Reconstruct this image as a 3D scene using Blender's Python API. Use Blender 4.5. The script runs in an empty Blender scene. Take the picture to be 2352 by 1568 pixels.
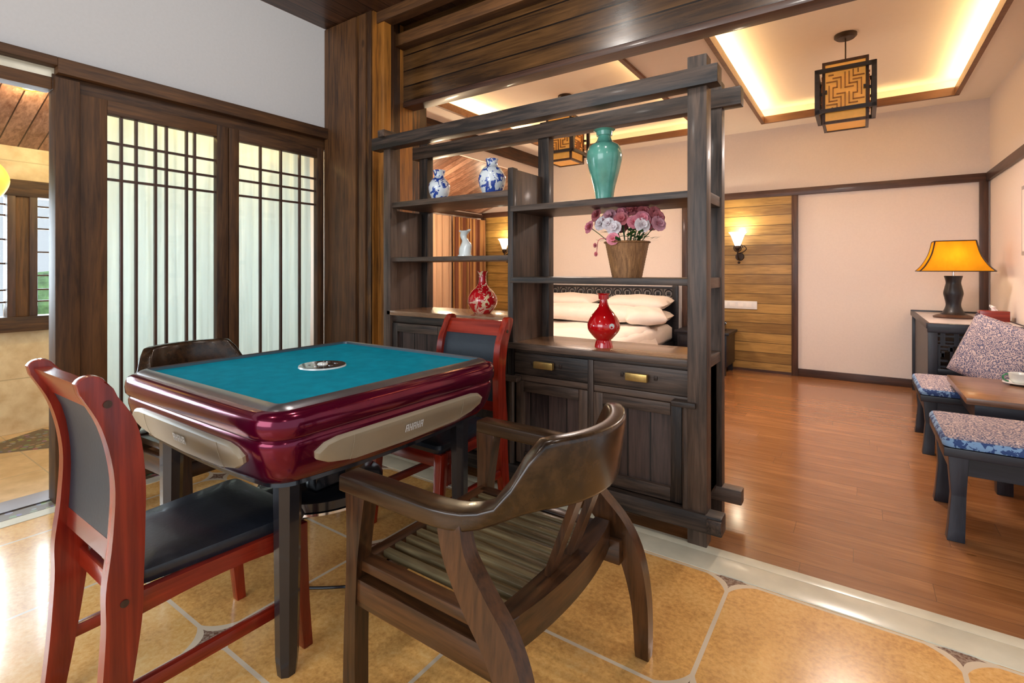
import bpy, bmesh, math, random
from mathutils import Vector, Matrix
random.seed(7)
C = bpy.context.scene.collection
PI = math.pi
R = math.radians

# ------------------------------------------------------------------ camera, world, exposure
scn = bpy.context.scene
cam_d = bpy.data.cameras.new('camera')
cam_d.sensor_width = 36.0
cam_d.lens = 36.0 * 1157 / 2352
cam_d.shift_y = -164 / 2352
cam_d.clip_start = 0.05
cam = bpy.data.objects.new('camera', cam_d)
cam.location = (0, 0, 1.2)
cam.rotation_euler = (R(90), 0, R(34.56))
C.objects.link(cam)
scn.camera = cam
scn.view_settings.view_transform = 'Standard'
scn.view_settings.look = 'None'
scn.view_settings.gamma = 1
scn.view_settings.use_curve_mapping = False
scn.view_settings.exposure = 0.1

world = bpy.data.worlds.new('world')
scn.world = world
world.use_nodes = True
bg = world.node_tree.nodes['Background']
bg.inputs[0].default_value = (0.80, 0.90, 1.0, 1)
bg.inputs[1].default_value = 0.85


def area(name, loc, target, sx, sy, power, col, spread=180):
    l = bpy.data.lights.new(name, 'AREA')
    l.shape = 'RECTANGLE'; l.size = sx; l.size_y = sy
    l.energy = power; l.color = col
    l.spread = R(spread)
    o = bpy.data.objects.new(name, l); C.objects.link(o)
    o.location = loc
    d = Vector(target) - Vector(loc)
    o.rotation_euler = d.to_track_quat('-Z', 'Y').to_euler()
    return o


def point(name, loc, power, col, r=0.05, parent=None):
    l = bpy.data.lights.new(name, 'POINT')
    l.energy = power; l.color = col; l.shadow_soft_size = r
    o = bpy.data.objects.new(name, l); C.objects.link(o)
    o.location = loc
    if parent: o.parent = parent
    return o


WARM = (1.0, 0.72, 0.42)
# added broad daylight fill behind the camera, where no wall is built
area('daylight_fill_behind', (-1.2, -2.9, 1.9), (-0.8, 2.0, 1.1), 3.2, 2.0, 85, (0.93, 0.96, 1.0))
# daylight entering the sun room through its outer windows
area('daylight_sunroom', (-5.3, 1.2, 1.45), (-3.4, 1.2, 1.1), 5.0, 1.1, 330, (0.74, 0.89, 1.0))
# cove strips sit on the ledges of the two ceiling recesses (x0, x1, y0, y1 of each lip opening)
RECESS = [(-0.88, 0.75, 3.0, 6.2), (-3.45, -1.52, 3.0, 6.2)]
COVE = (1.0, 0.68, 0.30)
def strip_up(x, y, sx, sy, power, d):
    o = area('cove_strip', (x, y, 2.885), (x + d[0] * 0.7, y + d[1] * 0.7, 3.885), sx, sy, power, COVE)
    # local X along the world x axis whatever the tilt
    n = Vector((-d[0] * 0.57, -d[1] * 0.57, -0.82)).normalized()   # local +Z (light leaves along -Z)
    ax = Vector((1, 0, 0)) if d[0] == 0 else Vector((n.z, 0, -n.x)).normalized()
    ay = n.cross(ax)
    o.rotation_euler = Matrix((ax, ay, n)).transposed().to_euler()
for (x0, x1, y0, y1) in RECESS:
    cy = (y0 + y1) / 2; cx = (x0 + x1) / 2
    strip_up(x0 - 0.07, cy, 0.05, y1 - y0, 23, (1, 0))
    strip_up(x1 + 0.07, cy, 0.05, y1 - y0, 23, (-1, 0))
    strip_up(cx, y1 + 0.07, x1 - x0, 0.05, 2.0, (0, -1))
    strip_up(cx, y0 - 0.07, x1 - x0, 0.05, 2.0, (0, 1))
# ceiling downlights of the front room (out of view: bare point lights without fixtures)
DOWN = [(-1.55, 1.55), (-0.35, 1.35), (-1.5, 0.0), (1.7, -0.7)]
for (x, y) in DOWN:
    point('downlight_bulb', (x, y, 2.93), 22, (1.0, 0.95, 0.88), 0.06)
# bedroom fill from its own lamps
area('lantern_lamp', (-0.085, 4.62, 2.29), (-0.085, 4.62, 0), 0.24, 0.24, 29, (1.0, 0.82, 0.72))
area('lantern_lamp', (-2.50, 4.60, 2.29), (-2.50, 4.60, 0), 0.24, 0.24, 25, (1.0, 0.82, 0.72))

# ------------------------------------------------------------------ node helpers
def new_mat(name):
    m = bpy.data.materials.new(name); m.use_nodes = True
    nt = m.node_tree
    return m, nt, nt.nodes['Principled BSDF']


def nd(nt, t, **kw):
    n = nt.nodes.new(t)
    for k, v in kw.items(): setattr(n, k, v)
    return n


def link(nt, a, b): nt.links.new(a, b)


def mt(nt, op, a, b=None, c=None):
    n = nt.nodes.new('ShaderNodeMath'); n.operation = op
    for i, v in enumerate((a, b, c)):
        if v is None: continue
        if isinstance(v, (int, float)): n.inputs[i].default_value = v
        else: nt.links.new(v, n.inputs[i])
    return n.outputs[0]


def mixc(nt, f, a, b, mode='MIX'):
    n = nt.nodes.new('ShaderNodeMix'); n.data_type = 'RGBA'; n.blend_type = mode
    for s, v in ((0, f), (6, a), (7, b)):
        if isinstance(v, (int, float)): n.inputs[s].default_value = v
        elif isinstance(v, (tuple, list)): n.inputs[s].default_value = (v[0], v[1], v[2], 1)
        else: nt.links.new(v, n.inputs[s])
    return n.outputs[2]


def coords(nt, scale=(1, 1, 1), kind='Object', loc=(0, 0, 0)):
    tc = nt.nodes.new('ShaderNodeTexCoord'); mp = nt.nodes.new('ShaderNodeMapping')
    mp.inputs['Scale'].default_value = scale; mp.inputs['Location'].default_value = loc
    nt.links.new(tc.outputs[kind], mp.inputs[0])
    return mp.outputs[0]


def noise(nt, vec, scale, detail=4, rough=0.55, dist=0.0):
    n = nt.nodes.new('ShaderNodeTexNoise')
    n.inputs['Scale'].default_value = scale; n.inputs['Detail'].default_value = detail
    n.inputs['Roughness'].default_value = rough; n.inputs['Distortion'].default_value = dist
    nt.links.new(vec, n.inputs['Vector'])
    return n.outputs[0]


def ramp(nt, fac, stops):
    n = nt.nodes.new('ShaderNodeValToRGB')
    el = n.color_ramp.elements
    while len(el) < len(stops): el.new(0.5)
    for e, (p, c) in zip(el, stops):
        e.position = p; e.color = (c[0], c[1], c[2], 1)
    nt.links.new(fac, n.inputs[0])
    return n.outputs[0]


def bump(nt, bsdf, h, strength=0.2, dist=0.01):
    b = nt.nodes.new('ShaderNodeBump')
    b.inputs['Strength'].default_value = strength; b.inputs['Distance'].default_value = dist
    nt.links.new(h, b.inputs['Height']); nt.links.new(b.outputs[0], bsdf.inputs['Normal'])


def plain(name, col, rough=0.5, metal=0.0, coat=0.0, mottle=0.0, bmp=0.0, scale=20):
    m, nt, b = new_mat(name)
    b.inputs['Roughness'].default_value = rough; b.inputs['Metallic'].default_value = metal
    b.inputs['Coat Weight'].default_value = coat; b.inputs['Coat Roughness'].default_value = 0.06
    v = coords(nt); n = noise(nt, v, scale, 5)
    k = mottle if mottle else 0.04
    c2 = tuple(min(1, x * (1 + k)) for x in col); c1 = tuple(x * (1 - k) for x in col)
    link(nt, ramp(nt, n, [(0.3, c1), (0.7, c2)]), b.inputs['Base Color'])
    if bmp: bump(nt, b, n, bmp, 0.004)
    return m


def wood(name, dark, light, axis='z', rough=0.4, coat=0.15, scale=9, bmp=0.12, plank=None, plank_axis='x', groove=0.004, var=0.35, seam=0.0):
    """grain runs along `axis`; with plank=width the surface is divided across plank_axis"""
    m, nt, b = new_mat(name)
    b.inputs['Roughness'].default_value = rough
    b.inputs['Coat Weight'].default_value = coat; b.inputs['Coat Roughness'].default_value = 0.12
    st = {'x': (0.07, 1, 1), 'y': (1, 0.07, 1), 'z': (1, 1, 0.07)}[axis]
    tc = nt.nodes.new('ShaderNodeTexCoord')
    sep = nt.nodes.new('ShaderNodeSeparateXYZ'); link(nt, tc.outputs['Object'], sep.inputs[0])
    vec = tc.outputs['Object']
    oi = nt.nodes.new('ShaderNodeObjectInfo')
    height = None
    if plank:
        s = sep.outputs['XYZ'.index(plank_axis.upper())]
        q = mt(nt, 'DIVIDE', s, plank)
        idx = mt(nt, 'FLOOR', q)
        fr = mt(nt, 'FRACT', q)
        edge = mt(nt, 'MINIMUM', fr, mt(nt, 'SUBTRACT', 1.0, fr))
        gr = mt(nt, 'GREATER_THAN', edge, groove / plank)
        if seam:
            al = sep.outputs['XYZ'.index(axis.upper())]
            w0 = nt.nodes.new('ShaderNodeTexWhiteNoise'); w0.noise_dimensions = '1D'
            link(nt, idx, w0.inputs['W'])
            qa = mt(nt, 'ADD', mt(nt, 'DIVIDE', al, seam), mt(nt, 'MULTIPLY', w0.outputs[0], 7.0))
            ia = mt(nt, 'FLOOR', qa); fa = mt(nt, 'FRACT', qa)
            ga = mt(nt, 'GREATER_THAN', fa, groove / seam * 1.5)
            gr = mt(nt, 'MULTIPLY', gr, ga)
            idx = mt(nt, 'ADD', idx, mt(nt, 'MULTIPLY', ia, 17.3))
        wn = nt.nodes.new('ShaderNodeTexWhiteNoise'); wn.noise_dimensions = '1D'
        link(nt, idx, wn.inputs['W'])
        rnd = wn.outputs[0]
        off = nt.nodes.new('ShaderNodeCombineXYZ')
        for i in range(3): link(nt, mt(nt, 'MULTIPLY', rnd, 9.0 + i), off.inputs[i])
        va = nt.nodes.new('ShaderNodeVectorMath'); va.operation = 'ADD'
        link(nt, vec, va.inputs[0]); link(nt, off.outputs[0], va.inputs[1]); vec = va.outputs[0]
    else:
        rnd = oi.outputs['Random']; gr = None
        off = nt.nodes.new('ShaderNodeCombineXYZ')
        for i in range(3): link(nt, mt(nt, 'MULTIPLY', rnd, 5.0 + i), off.inputs[i])
        va = nt.nodes.new('ShaderNodeVectorMath'); va.operation = 'ADD'
        link(nt, vec, va.inputs[0]); link(nt, off.outputs[0], va.inputs[1]); vec = va.outputs[0]
    mp = nt.nodes.new('ShaderNodeMapping'); mp.inputs['Scale'].default_value = st
    link(nt, vec, mp.inputs[0])
    n1 = noise(nt, mp.outputs[0], scale * 2.2, 7, 0.62, 1.4)
    n2 = noise(nt, mp.outputs[0], scale * 9, 4, 0.6, 0.3)
    n3 = noise(nt, vec, 2.2, 2)
    g = mt(nt, 'ADD', mt(nt, 'MULTIPLY', n1, 0.62), mt(nt, 'MULTIPLY', n2, 0.38))
    g = mt(nt, 'ADD', g, mt(nt, 'MULTIPLY', mt(nt, 'SUBTRACT', n3, 0.5), 0.25))
    g = mt(nt, 'ADD', g, mt(nt, 'MULTIPLY', mt(nt, 'SUBTRACT', rnd, 0.5), var * 0.45))
    mid = tuple((a + c) / 2 * 0.9 for a, c in zip(dark, light))
    col = ramp(nt, g, [(0.36, dark), (0.5, mid), (0.66, light)])
    # knots
    kv = nt.nodes.new('ShaderNodeTexVoronoi'); kv.inputs['Scale'].default_value = 3.2
    mk = nt.nodes.new('ShaderNodeMapping')
    mk.inputs['Scale'].default_value = tuple(0.45 if s < 1 else 1.0 for s in st)
    link(nt, vec, mk.inputs[0]); link(nt, mk.outputs[0], kv.inputs['Vector'])
    kf = mt(nt, 'LESS_THAN', kv.outputs['Distance'], 0.045)
    col = mixc(nt, mt(nt, 'MULTIPLY', kf, 0.55), col, tuple(x * 0.35 for x in dark))
    h = g
    if gr is not None:
        col = mixc(nt, gr, tuple(x * 0.25 for x in dark), col)
        h = mt(nt, 'MULTIPLY', mt(nt, 'ADD', mt(nt, 'MULTIPLY', g, 0.25), 0.8), gr)
    link(nt, col, b.inputs['Base Color'])
    bump(nt, b, h, bmp if gr is None else 0.45, 0.004)
    return m


MAT = {}
def W3(key, dark, light, **kw):
    for ax in 'xyz': MAT[key + '_' + ax] = wood(key.replace('_', ' ') + ' grain ' + ax, dark, light, axis=ax, **kw)

W3('brown', (0.030, 0.011, 0.0035), (0.145, 0.060, 0.017), rough=0.58, coat=0.0)           # room timber
W3('rustic', (0.010, 0.006, 0.0045), (0.125, 0.078, 0.054), rough=0.48, coat=0.05, bmp=0.5, var=0.5)  # display shelf timber
W3('ring', (0.006, 0.003, 0.002), (0.11, 0.042, 0.014), rough=0.30, coat=0.12, bmp=0.05)
MAT['crest'] = wood('dark arm rail', (0.005, 0.0025, 0.0015), (0.062, 0.030, 0.012), 'x', rough=0.26, coat=0.15, bmp=0.05, scale=5)    # round back chairs
W3('ebony', (0.004, 0.005, 0.010), (0.022, 0.022, 0.034), rough=0.42, coat=0.08)
W3('cherry', (0.15, 0.007, 0.003), (0.40, 0.030, 0.010), rough=0.25, coat=0.35, scale=6, bmp=0.03)
W3('trim', (0.035, 0.014, 0.009), (0.105, 0.045, 0.026), rough=0.45)
MAT['column'] = wood('column boards', (0.036, 0.013, 0.003), (0.30, 0.125, 0.020), 'z', plank=0.135, plank_axis='x', rough=0.5, coat=0.08, var=0.6)
MAT['column_side'] = wood('column side boards', (0.035, 0.012, 0.003), (0.34, 0.13, 0.018), 'z', plank=0.14, plank_axis='y', rough=0.5, coat=0.08, var=0.6)
MAT['header'] = wood('header planks', (0.026, 0.011, 0.004), (0.15, 0.070, 0.022), 'x', plank=0.118, plank_axis='z', rough=0.25, coat=0.45, var=0.6, scale=4.5, groove=0.005)
MAT['ceil_wood'] = wood('ceiling planks', (0.040, 0.015, 0.007), (0.125, 0.052, 0.024), 'y', plank=0.13, plank_axis='x', rough=0.38)
MAT['sun_ceil'] = wood('sunroom ceiling planks', (0.16, 0.062, 0.034), (0.46, 0.25, 0.17), 'x', plank=0.11, plank_axis='y', rough=0.4, coat=0.1, var=0.7)
MAT['pine'] = wood('golden pine planks', (0.22, 0.115, 0.026), (0.48, 0.28, 0.075), 'x', plank=0.115, plank_axis='z', rough=0.5, var=0.6, groove=0.003)
MAT['floor_wood'] = wood('laminate planks', (0.27, 0.105, 0.034), (0.42, 0.185, 0.066), 'x', plank=0.125, plank_axis='y', rough=0.26, coat=0.4, var=0.22, groove=0.0006, seam=1.2, scale=7)
MAT['counter'] = wood('counter board', (0.16, 0.075, 0.034), (0.42, 0.23, 0.12), 'x', rough=0.25, coat=0.4)
MAT['door_panel'] = wood('cabinet door planks', (0.012, 0.007, 0.007), (0.085, 0.052, 0.044), 'z', plank=0.11, plank_axis='x', rough=0.42, bmp=0.25)

MAT['white_wall'] = plain('white plaster wall', (0.62, 0.62, 0.63), 0.9, mottle=0.02, bmp=0.05, scale=60)
MAT['cream_wall'] = plain('cream plaster wall', (0.78, 0.70, 0.665), 0.9, mottle=0.02, bmp=0.05, scale=60)
MAT['bed_ceiling'] = plain('bedroom ceiling paint', (0.86, 0.78, 0.70), 0.9, mottle=0.01)
MAT['lip'] = wood('recess lip wood', (0.16, 0.066, 0.028), (0.30, 0.14, 0.06), 'x', rough=0.5)
MAT['gray_metal'] = plain('brushed dark metal', (0.30, 0.29, 0.31), 0.28, metal=0.9)
MAT['chrome'] = plain('polished chrome', (0.8, 0.8, 0.82), 0.12, metal=1.0)
MAT['brass'] = plain('aged brass', (0.62, 0.40, 0.13), 0.32, metal=0.85, mottle=0.2)
MAT['iron'] = plain('dark wrought iron', (0.045, 0.03, 0.024), 0.45, metal=0.6)
MAT['maroon'] = plain('maroon lacquer', (0.15, 0.002, 0.030), 0.16, metal=0.6, coat=0.35, mottle=0.12, scale=9)
MAT['felt'] = plain('teal felt', (0.0, 0.255, 0.375), 0.95, mottle=0.12, bmp=0.1, scale=18)
MAT['felt'].node_tree.nodes['Principled BSDF'].inputs['Specular IOR Level'].default_value = 0.08
MAT['beige'] = plain('beige plastic panel', (0.42, 0.35, 0.245), 0.42, mottle=0.06, scale=5)
MAT['black_gloss'] = plain('black gloss plastic', (0.012, 0.013, 0.018), 0.18, coat=0.6)
MAT['leg_gray'] = plain('dark gray lacquer', (0.016, 0.016, 0.021), 0.25, coat=0.4)
MAT['leather'] = plain('black leatherette', (0.018, 0.022, 0.032), 0.34, coat=0.15, mottle=0.15, bmp=0.12, scale=90)
MAT['leather_slate'] = plain('slate leatherette', (0.016, 0.024, 0.036), 0.42, mottle=0.1, bmp=0.12, scale=90)
MAT['white_plastic'] = plain('white plastic', (0.82, 0.82, 0.82), 0.35)
MAT['marble'] = plain('cream marble strip', (0.74, 0.70, 0.55), 0.22, mottle=0.10, scale=7)
MAT['linen'] = plain('white bed linen', (0.86, 0.78, 0.72), 0.85, mottle=0.03, bmp=0.15, scale=12)
MAT['celadon'] = plain('celadon glaze', (0.10, 0.34, 0.27), 0.2, coat=0.5, mottle=0.2, scale=14)
MAT['red_glaze'] = plain('red glaze', (0.56, 0.003, 0.006), 0.10, coat=1.0)
MAT['porcelain'] = plain('white porcelain', (0.80, 0.84, 0.82), 0.15, coat=0.8)
MAT['green_glaze'] = plain('green glaze', (0.03, 0.22, 0.10), 0.2, coat=0.6)
MAT['tissue'] = plain('white tissue', (0.9, 0.88, 0.86), 0.9)
MAT['rattan'] = wood('rattan weave', (0.15, 0.060, 0.020), (0.48, 0.23, 0.085), 'z', rough=0.6, scale=16, bmp=0.6)
MAT['leaf'] = plain('dark green leaf', (0.035, 0.12, 0.03), 0.5, mottle=0.5)
MAT['stone_top'] = plain('pale stone top', (0.55, 0.50, 0.50), 0.25, mottle=0.08)
MAT['shrub_leaf'] = plain('bright shrub leaves', (0.22, 0.42, 0.16), 0.6, mottle=0.6, scale=8)
MAT['ground'] = plain('grass ground', (0.10, 0.20, 0.05), 0.95, mottle=0.4)


def tile_floor():
    m, nt, b = new_mat('orange floor tiles')
    tc = nt.nodes.new('ShaderNodeTexCoord'); sep = nt.nodes.new('ShaderNodeSeparateXYZ')
    link(nt, tc.outputs['Object'], sep.inputs[0])
    TX, TY = 0.667, 0.645
    def tri(s, off, T):
        q = mt(nt, 'DIVIDE', mt(nt, 'ADD', s, off), T)
        w = mt(nt, 'SUBTRACT', mt(nt, 'FRACT', mt(nt, 'ADD', q, 0.5)), 0.5)
        return mt(nt, 'MULTIPLY', mt(nt, 'ABSOLUTE', w), T), mt(nt, 'FLOOR', q)
    dx, ix = tri(sep.outputs[0], 0.407 + TX * 20, TX)
    dy, iy = tri(sep.outputs[1], -2.09 + TY * 20, TY)
    line = mt(nt, 'LESS_THAN', mt(nt, 'MINIMUM', dx, dy), 0.0068)
    f = mt(nt, 'ADD', mt(nt, 'POWER', mt(nt, 'DIVIDE', dx, 0.066), 0.62), mt(nt, 'POWER', mt(nt, 'DIVIDE', dy, 0.066), 0.62))
    star = mt(nt, 'LESS_THAN', f, 1.0)
    ring = mt(nt, 'LESS_THAN', f, 1.45)
    wn = nt.nodes.new('ShaderNodeTexWhiteNoise'); wn.noise_dimensions = '2D'
    cb = nt.nodes.new('ShaderNodeCombineXYZ'); link(nt, ix, cb.inputs[0]); link(nt, iy, cb.inputs[1])
    link(nt, cb.outputs[0], wn.inputs['Vector'])
    n = noise(nt, tc.outputs['Object'], 60, 6, 0.66, 0.2)
    n2 = noise(nt, tc.outputs['Object'], 6, 3)
    g = mt(nt, 'ADD', mt(nt, 'MULTIPLY', n, 0.6), mt(nt, 'MULTIPLY', n2, 0.4))
    g = mt(nt, 'ADD', g, mt(nt, 'MULTIPLY', mt(nt, 'SUBTRACT', wn.outputs[0], 0.5), 0.10))
    tile = ramp(nt, g, [(0.34, (0.64, 0.31, 0.085)), (0.5, (0.88, 0.48, 0.145)), (0.66, (0.98, 0.64, 0.25))])
    inset = ramp(nt, noise(nt, tc.outputs['Object'], 90, 3), [(0.4, (0.16, 0.07, 0.04)), (0.6, (0.42, 0.30, 0.22))])
    col = mixc(nt, ring, tile, (0.80, 0.66, 0.48))
    col = mixc(nt, mt(nt, 'MULTIPLY', line, mt(nt, 'SUBTRACT', 1.0, star)), col, (0.80, 0.66, 0.48))
    col = mixc(nt, star, col, inset)
    link(nt, col, b.inputs['Base Color'])
    b.inputs['Roughness'].default_value = 0.22
    b.inputs['Coat Weight'].default_value = 0.25; b.inputs['Coat Roughness'].default_value = 0.08
    h = mt(nt, 'ADD', mt(nt, 'MULTIPLY', n, 0.15), mt(nt, 'SUBTRACT', 1.0, mt(nt, 'MAXIMUM', line, ring)))
    bump(nt, b, h, 0.25, 0.003)
    return m
MAT['tile'] = tile_floor()


def simple_tiles(name, c1, c2, grout, T, axes=(0, 1), rough=0.3):
    m, nt, b = new_mat(name)
    tc = nt.nodes.new('ShaderNodeTexCoord'); sep = nt.nodes.new('ShaderNodeSeparateXYZ')
    link(nt, tc.outputs['Object'], sep.inputs[0])
    fs = []
    for a in axes:
        fr = mt(nt, 'FRACT', mt(nt, 'DIVIDE', mt(nt, 'ADD', sep.outputs[a], T * 30), T))
        fs.append(mt(nt, 'MINIMUM', fr, mt(nt, 'SUBTRACT', 1.0, fr)))
    ln = mt(nt, 'LESS_THAN', mt(nt, 'MINIMUM', fs[0], fs[1]), 0.008)
    n = noise(nt, tc.outputs['Object'], 9, 6)
    col = mixc(nt, ln, ramp(nt, n, [(0.35, c1), (0.65, c2)]), grout)
    link(nt, col, b.inputs['Base Color']); b.inputs['Roughness'].default_value = rough
    return m
MAT['sun_wall'] = simple_tiles('sunroom wall tiles', (0.62, 0.42, 0.22), (0.78, 0.60, 0.36), (0.5, 0.36, 0.2), 0.40, (1, 2))
MAT['sun_floor'] = simple_tiles('sunroom floor tiles', (0.60, 0.38, 0.16), (0.76, 0.52, 0.26), (0.5, 0.36, 0.2), 0.45)


def pebble():
    m, nt, b = new_mat('pebble mosaic')
    v = nt.nodes.new('ShaderNodeTexVoronoi'); v.inputs['Scale'].default_value = 26
    link(nt, coords(nt), v.inputs['Vector'])
    col = mixc(nt, mt(nt, 'LESS_THAN', v.outputs['Distance'], 0.42), (0.05, 0.035, 0.02), v.outputs['Color'])
    col = mixc(nt, 0.75, col, (0.16, 0.11, 0.06))
    link(nt, col, b.inputs['Base Color']); b.inputs['Roughness'].default_value = 0.4
    return m
MAT['pebble'] = pebble()


def patterned(name, base, ink, scale, thr=0.5, rough=0.12, coat=0.8, third=None):
    m, nt, b = new_mat(name)
    v = coords(nt)
    n = noise(nt, v, scale, 3, 0.5, 1.2)
    col = mixc(nt, mt(nt, 'GREATER_THAN', n, thr), base, ink)
    if third:
        n2 = noise(nt, coords(nt, loc=(3, 5, 1)), scale * 1.3, 3, 0.5, 0.8)
        col = mixc(nt, mt(nt, 'GREATER_THAN', n2, thr + 0.06), col, third)
    link(nt, col, b.inputs['Base Color']); b.inputs['Roughness'].default_value = rough
    b.inputs['Coat Weight'].default_value = coat
    return m
MAT['blue_white'] = patterned('blue and white porcelain', (0.78, 0.85, 0.90), (0.02, 0.07, 0.38), 24, 0.52)
MAT['red_floral'] = patterned('red vase with pale blossoms', (0.50, 0.006, 0.012), (0.72, 0.42, 0.30), 20, 0.57, third=(0.8, 0.62, 0.36))


def cushion_cloth():
    m, nt, b = new_mat('indigo patterned cloth')
    v = nt.nodes.new('ShaderNodeTexVoronoi'); v.inputs['Scale'].default_value = 42
    v.feature = 'F1'
    link(nt, coords(nt), v.inputs['Vector'])
    w = mt(nt, 'SINE', mt(nt, 'MULTIPLY', v.outputs['Distance'], 17))
    n = noise(nt, coords(nt), 90, 3)
    f = mt(nt, 'ADD', mt(nt, 'MULTIPLY', w, 0.3), n)
    col = ramp(nt, f, [(0.25, (0.10, 0.11, 0.20)), (0.52, (0.32, 0.26, 0.30)), (0.8, (0.60, 0.50, 0.50))])
    link(nt, col, b.inputs['Base Color']); b.inputs['Roughness'].default_value = 0.8
    bump(nt, b, n, 0.2, 0.003)
    return m
MAT['indigo'] = cushion_cloth()
MAT['blue_band'] = patterned('blue batik border', (0.03, 0.07, 0.22), (0.22, 0.38, 0.62), 30, 0.5, rough=0.8, coat=0.0)


def fabric(name, col, transl=0.5, transp=0.0, stripes=None):
    m = bpy.data.materials.new(name); m.use_nodes = True; nt = m.node_tree
    nt.nodes.clear()
    out = nt.nodes.new('ShaderNodeOutputMaterial')
    d = nt.nodes.new('ShaderNodeBsdfDiffuse'); t = nt.nodes.new('ShaderNodeBsdfTranslucent')
    n = noise(nt, coords(nt, (1, 1, 0.05)), 30, 4)
    cc = ramp(nt, n, [(0.35, tuple(x * 0.9 for x in col)), (0.65, col)])
    if stripes:
        n2 = noise(nt, coords(nt, (1, 1, 0.0)), 7, 2)
        cc = mixc(nt, mt(nt, 'GREATER_THAN', n2, 0.5), cc, stripes)
    link(nt, cc, d.inputs[0]); link(nt, cc, t.inputs[0])
    mx = nt.nodes.new('ShaderNodeMixShader'); mx.inputs[0].default_value = transl
    link(nt, d.outputs[0], mx.inputs[1]); link(nt, t.outputs[0], mx.inputs[2])
    last = mx
    if transp:
        tr = nt.nodes.new('ShaderNodeBsdfTransparent')
        m2 = nt.nodes.new('ShaderNodeMixShader'); m2.inputs[0].default_value = transp
        link(nt, mx.outputs[0], m2.inputs[1]); link(nt, tr.outputs[0], m2.inputs[2]); last = m2
    link(nt, last.outputs[0], out.inputs[0])
    return m
MAT['sheer'] = fabric('pale sheer curtain', (0.84, 0.88, 0.82), 0.6, 0.10)
MAT['peach_sheer'] = fabric('peach sheer curtain', (0.85, 0.60, 0.42), 0.45)
MAT['drape'] = fabric('striped ochre drape', (0.62, 0.34, 0.14), 0.3, stripes=(0.26, 0.10, 0.06))
MAT['shade_gold'] = fabric('golden lamp shade cloth', (0.88, 0.50, 0.03), 0.35)


def glass(name='window glass', tint=(1, 1, 1), refl=0.12):
    m = bpy.data.materials.new(name); m.use_nodes = True; nt = m.node_tree; nt.nodes.clear()
    out = nt.nodes.new('ShaderNodeOutputMaterial')
    t = nt.nodes.new('ShaderNodeBsdfTransparent'); t.inputs[0].default_value = (*tint, 1)
    g = nt.nodes.new('ShaderNodeBsdfGlossy'); g.inputs['Roughness'].default_value = 0.02
    fr = nt.nodes.new('ShaderNodeFresnel'); fr.inputs[0].default_value = 1.45
    mx = nt.nodes.new('ShaderNodeMixShader'); link(nt, fr.outputs[0], mx.inputs[0])
    link(nt, t.outputs[0], mx.inputs[1]); link(nt, g.outputs[0], mx.inputs[2])
    link(nt, mx.outputs[0], out.inputs[0])
    return m
MAT['glass'] = glass()


def glow(name, col, strength, base=None, rough=0.5):
    m, nt, b = new_mat(name)
    n = noise(nt, coords(nt), 25, 4)
    base = base or col
    link(nt, ramp(nt, n, [(0.3, tuple(x * 0.85 for x in base)), (0.7, base)]), b.inputs['Base Color'])
    b.inputs['Emission Color'].default_value = (*col, 1)
    b.inputs['Emission Strength'].default_value = strength
    b.inputs['Roughness'].default_value = rough
    return m
MAT['amber_paper'] = glow('amber lantern paper', (0.95, 0.42, 0.07), 0.28, (0.75, 0.36, 0.09))
MAT['lit_glass'] = glow('lit sconce glass', (1.0, 0.93, 0.80), 5.0)
MAT['lit_lamp'] = glow('lit downlight lens', (1.0, 0.86, 0.62), 5.0)
MAT['yellow_lantern'] = glow('yellow lantern paper', (0.95, 0.75, 0.12), 0.5)

# ------------------------------------------------------------------ mesh helpers
def BM(): return bmesh.new()


def bevel_new(bm, faces, b, seg=2):
    edges = list({e for f in faces for e in f.edges})
    bmesh.ops.bevel(bm, geom=edges, offset=b, segments=seg, profile=0.6, affect='EDGES', clamp_overlap=True)


def box(bm, x0, x1, y0, y1, z0, z1, b=0.0, seg=2):
    vs = [bm.verts.new((x, y, z)) for x in (x0, x1) for y in (y0, y1) for z in (z0, z1)]
    fs = []
    for idx in ((0, 1, 3, 2), (4, 6, 7, 5), (0, 4, 5, 1), (2, 3, 7, 6), (0, 2, 6, 4), (1, 5, 7, 3)):
        fs.append(bm.faces.new([vs[i] for i in idx]))
    if b: bevel_new(bm, fs, b, seg)
    return bm


def prism(bm, pts, axis, t0, t1, b=0.0):
    """pts: 2-D outline; axis is the extrusion axis; the other two coordinates follow xyz order"""
    def mk(p, t):
        return {'x': (t, p[0], p[1]), 'y': (p[0], t, p[1]), 'z': (p[0], p[1], t)}[axis]
    a = [bm.verts.new(mk(p, t0)) for p in pts]; c = [bm.verts.new(mk(p, t1)) for p in pts]
    fs = [bm.faces.new(a[::-1]), bm.faces.new(c)]
    n = len(pts)
    for i in range(n):
        fs.append(bm.faces.new((a[i], a[(i + 1) % n], c[(i + 1) % n], c[i])))
    if b: bevel_new(bm, fs, b, 2)
    return bm


def loft(bm, loops, cap=True, closed=False):
    rings = [[bm.verts.new(p) for p in lp] for lp in loops]
    n = len(rings[0])
    pairs = list(zip(rings[:-1], rings[1:]))
    if closed: pairs.append((rings[-1], rings[0]))
    for a, c in pairs:
        for i in range(n):
            bm.faces.new((a[i], a[(i + 1) % n], c[(i + 1) % n], c[i]))
    if cap and not closed:
        bm.faces.new(rings[0][::-1]); bm.faces.new(rings[-1])
    return bm


def lathe(bm, prof, cx=0, cy=0, seg=32, z0=0, squash=1.0):
    loops = [[(cx + r * math.cos(2 * PI * i / seg), cy + squash * r * math.sin(2 * PI * i / seg), z0 + z) for i in range(seg)] for r, z in prof]
    return loft(bm, loops)


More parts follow.
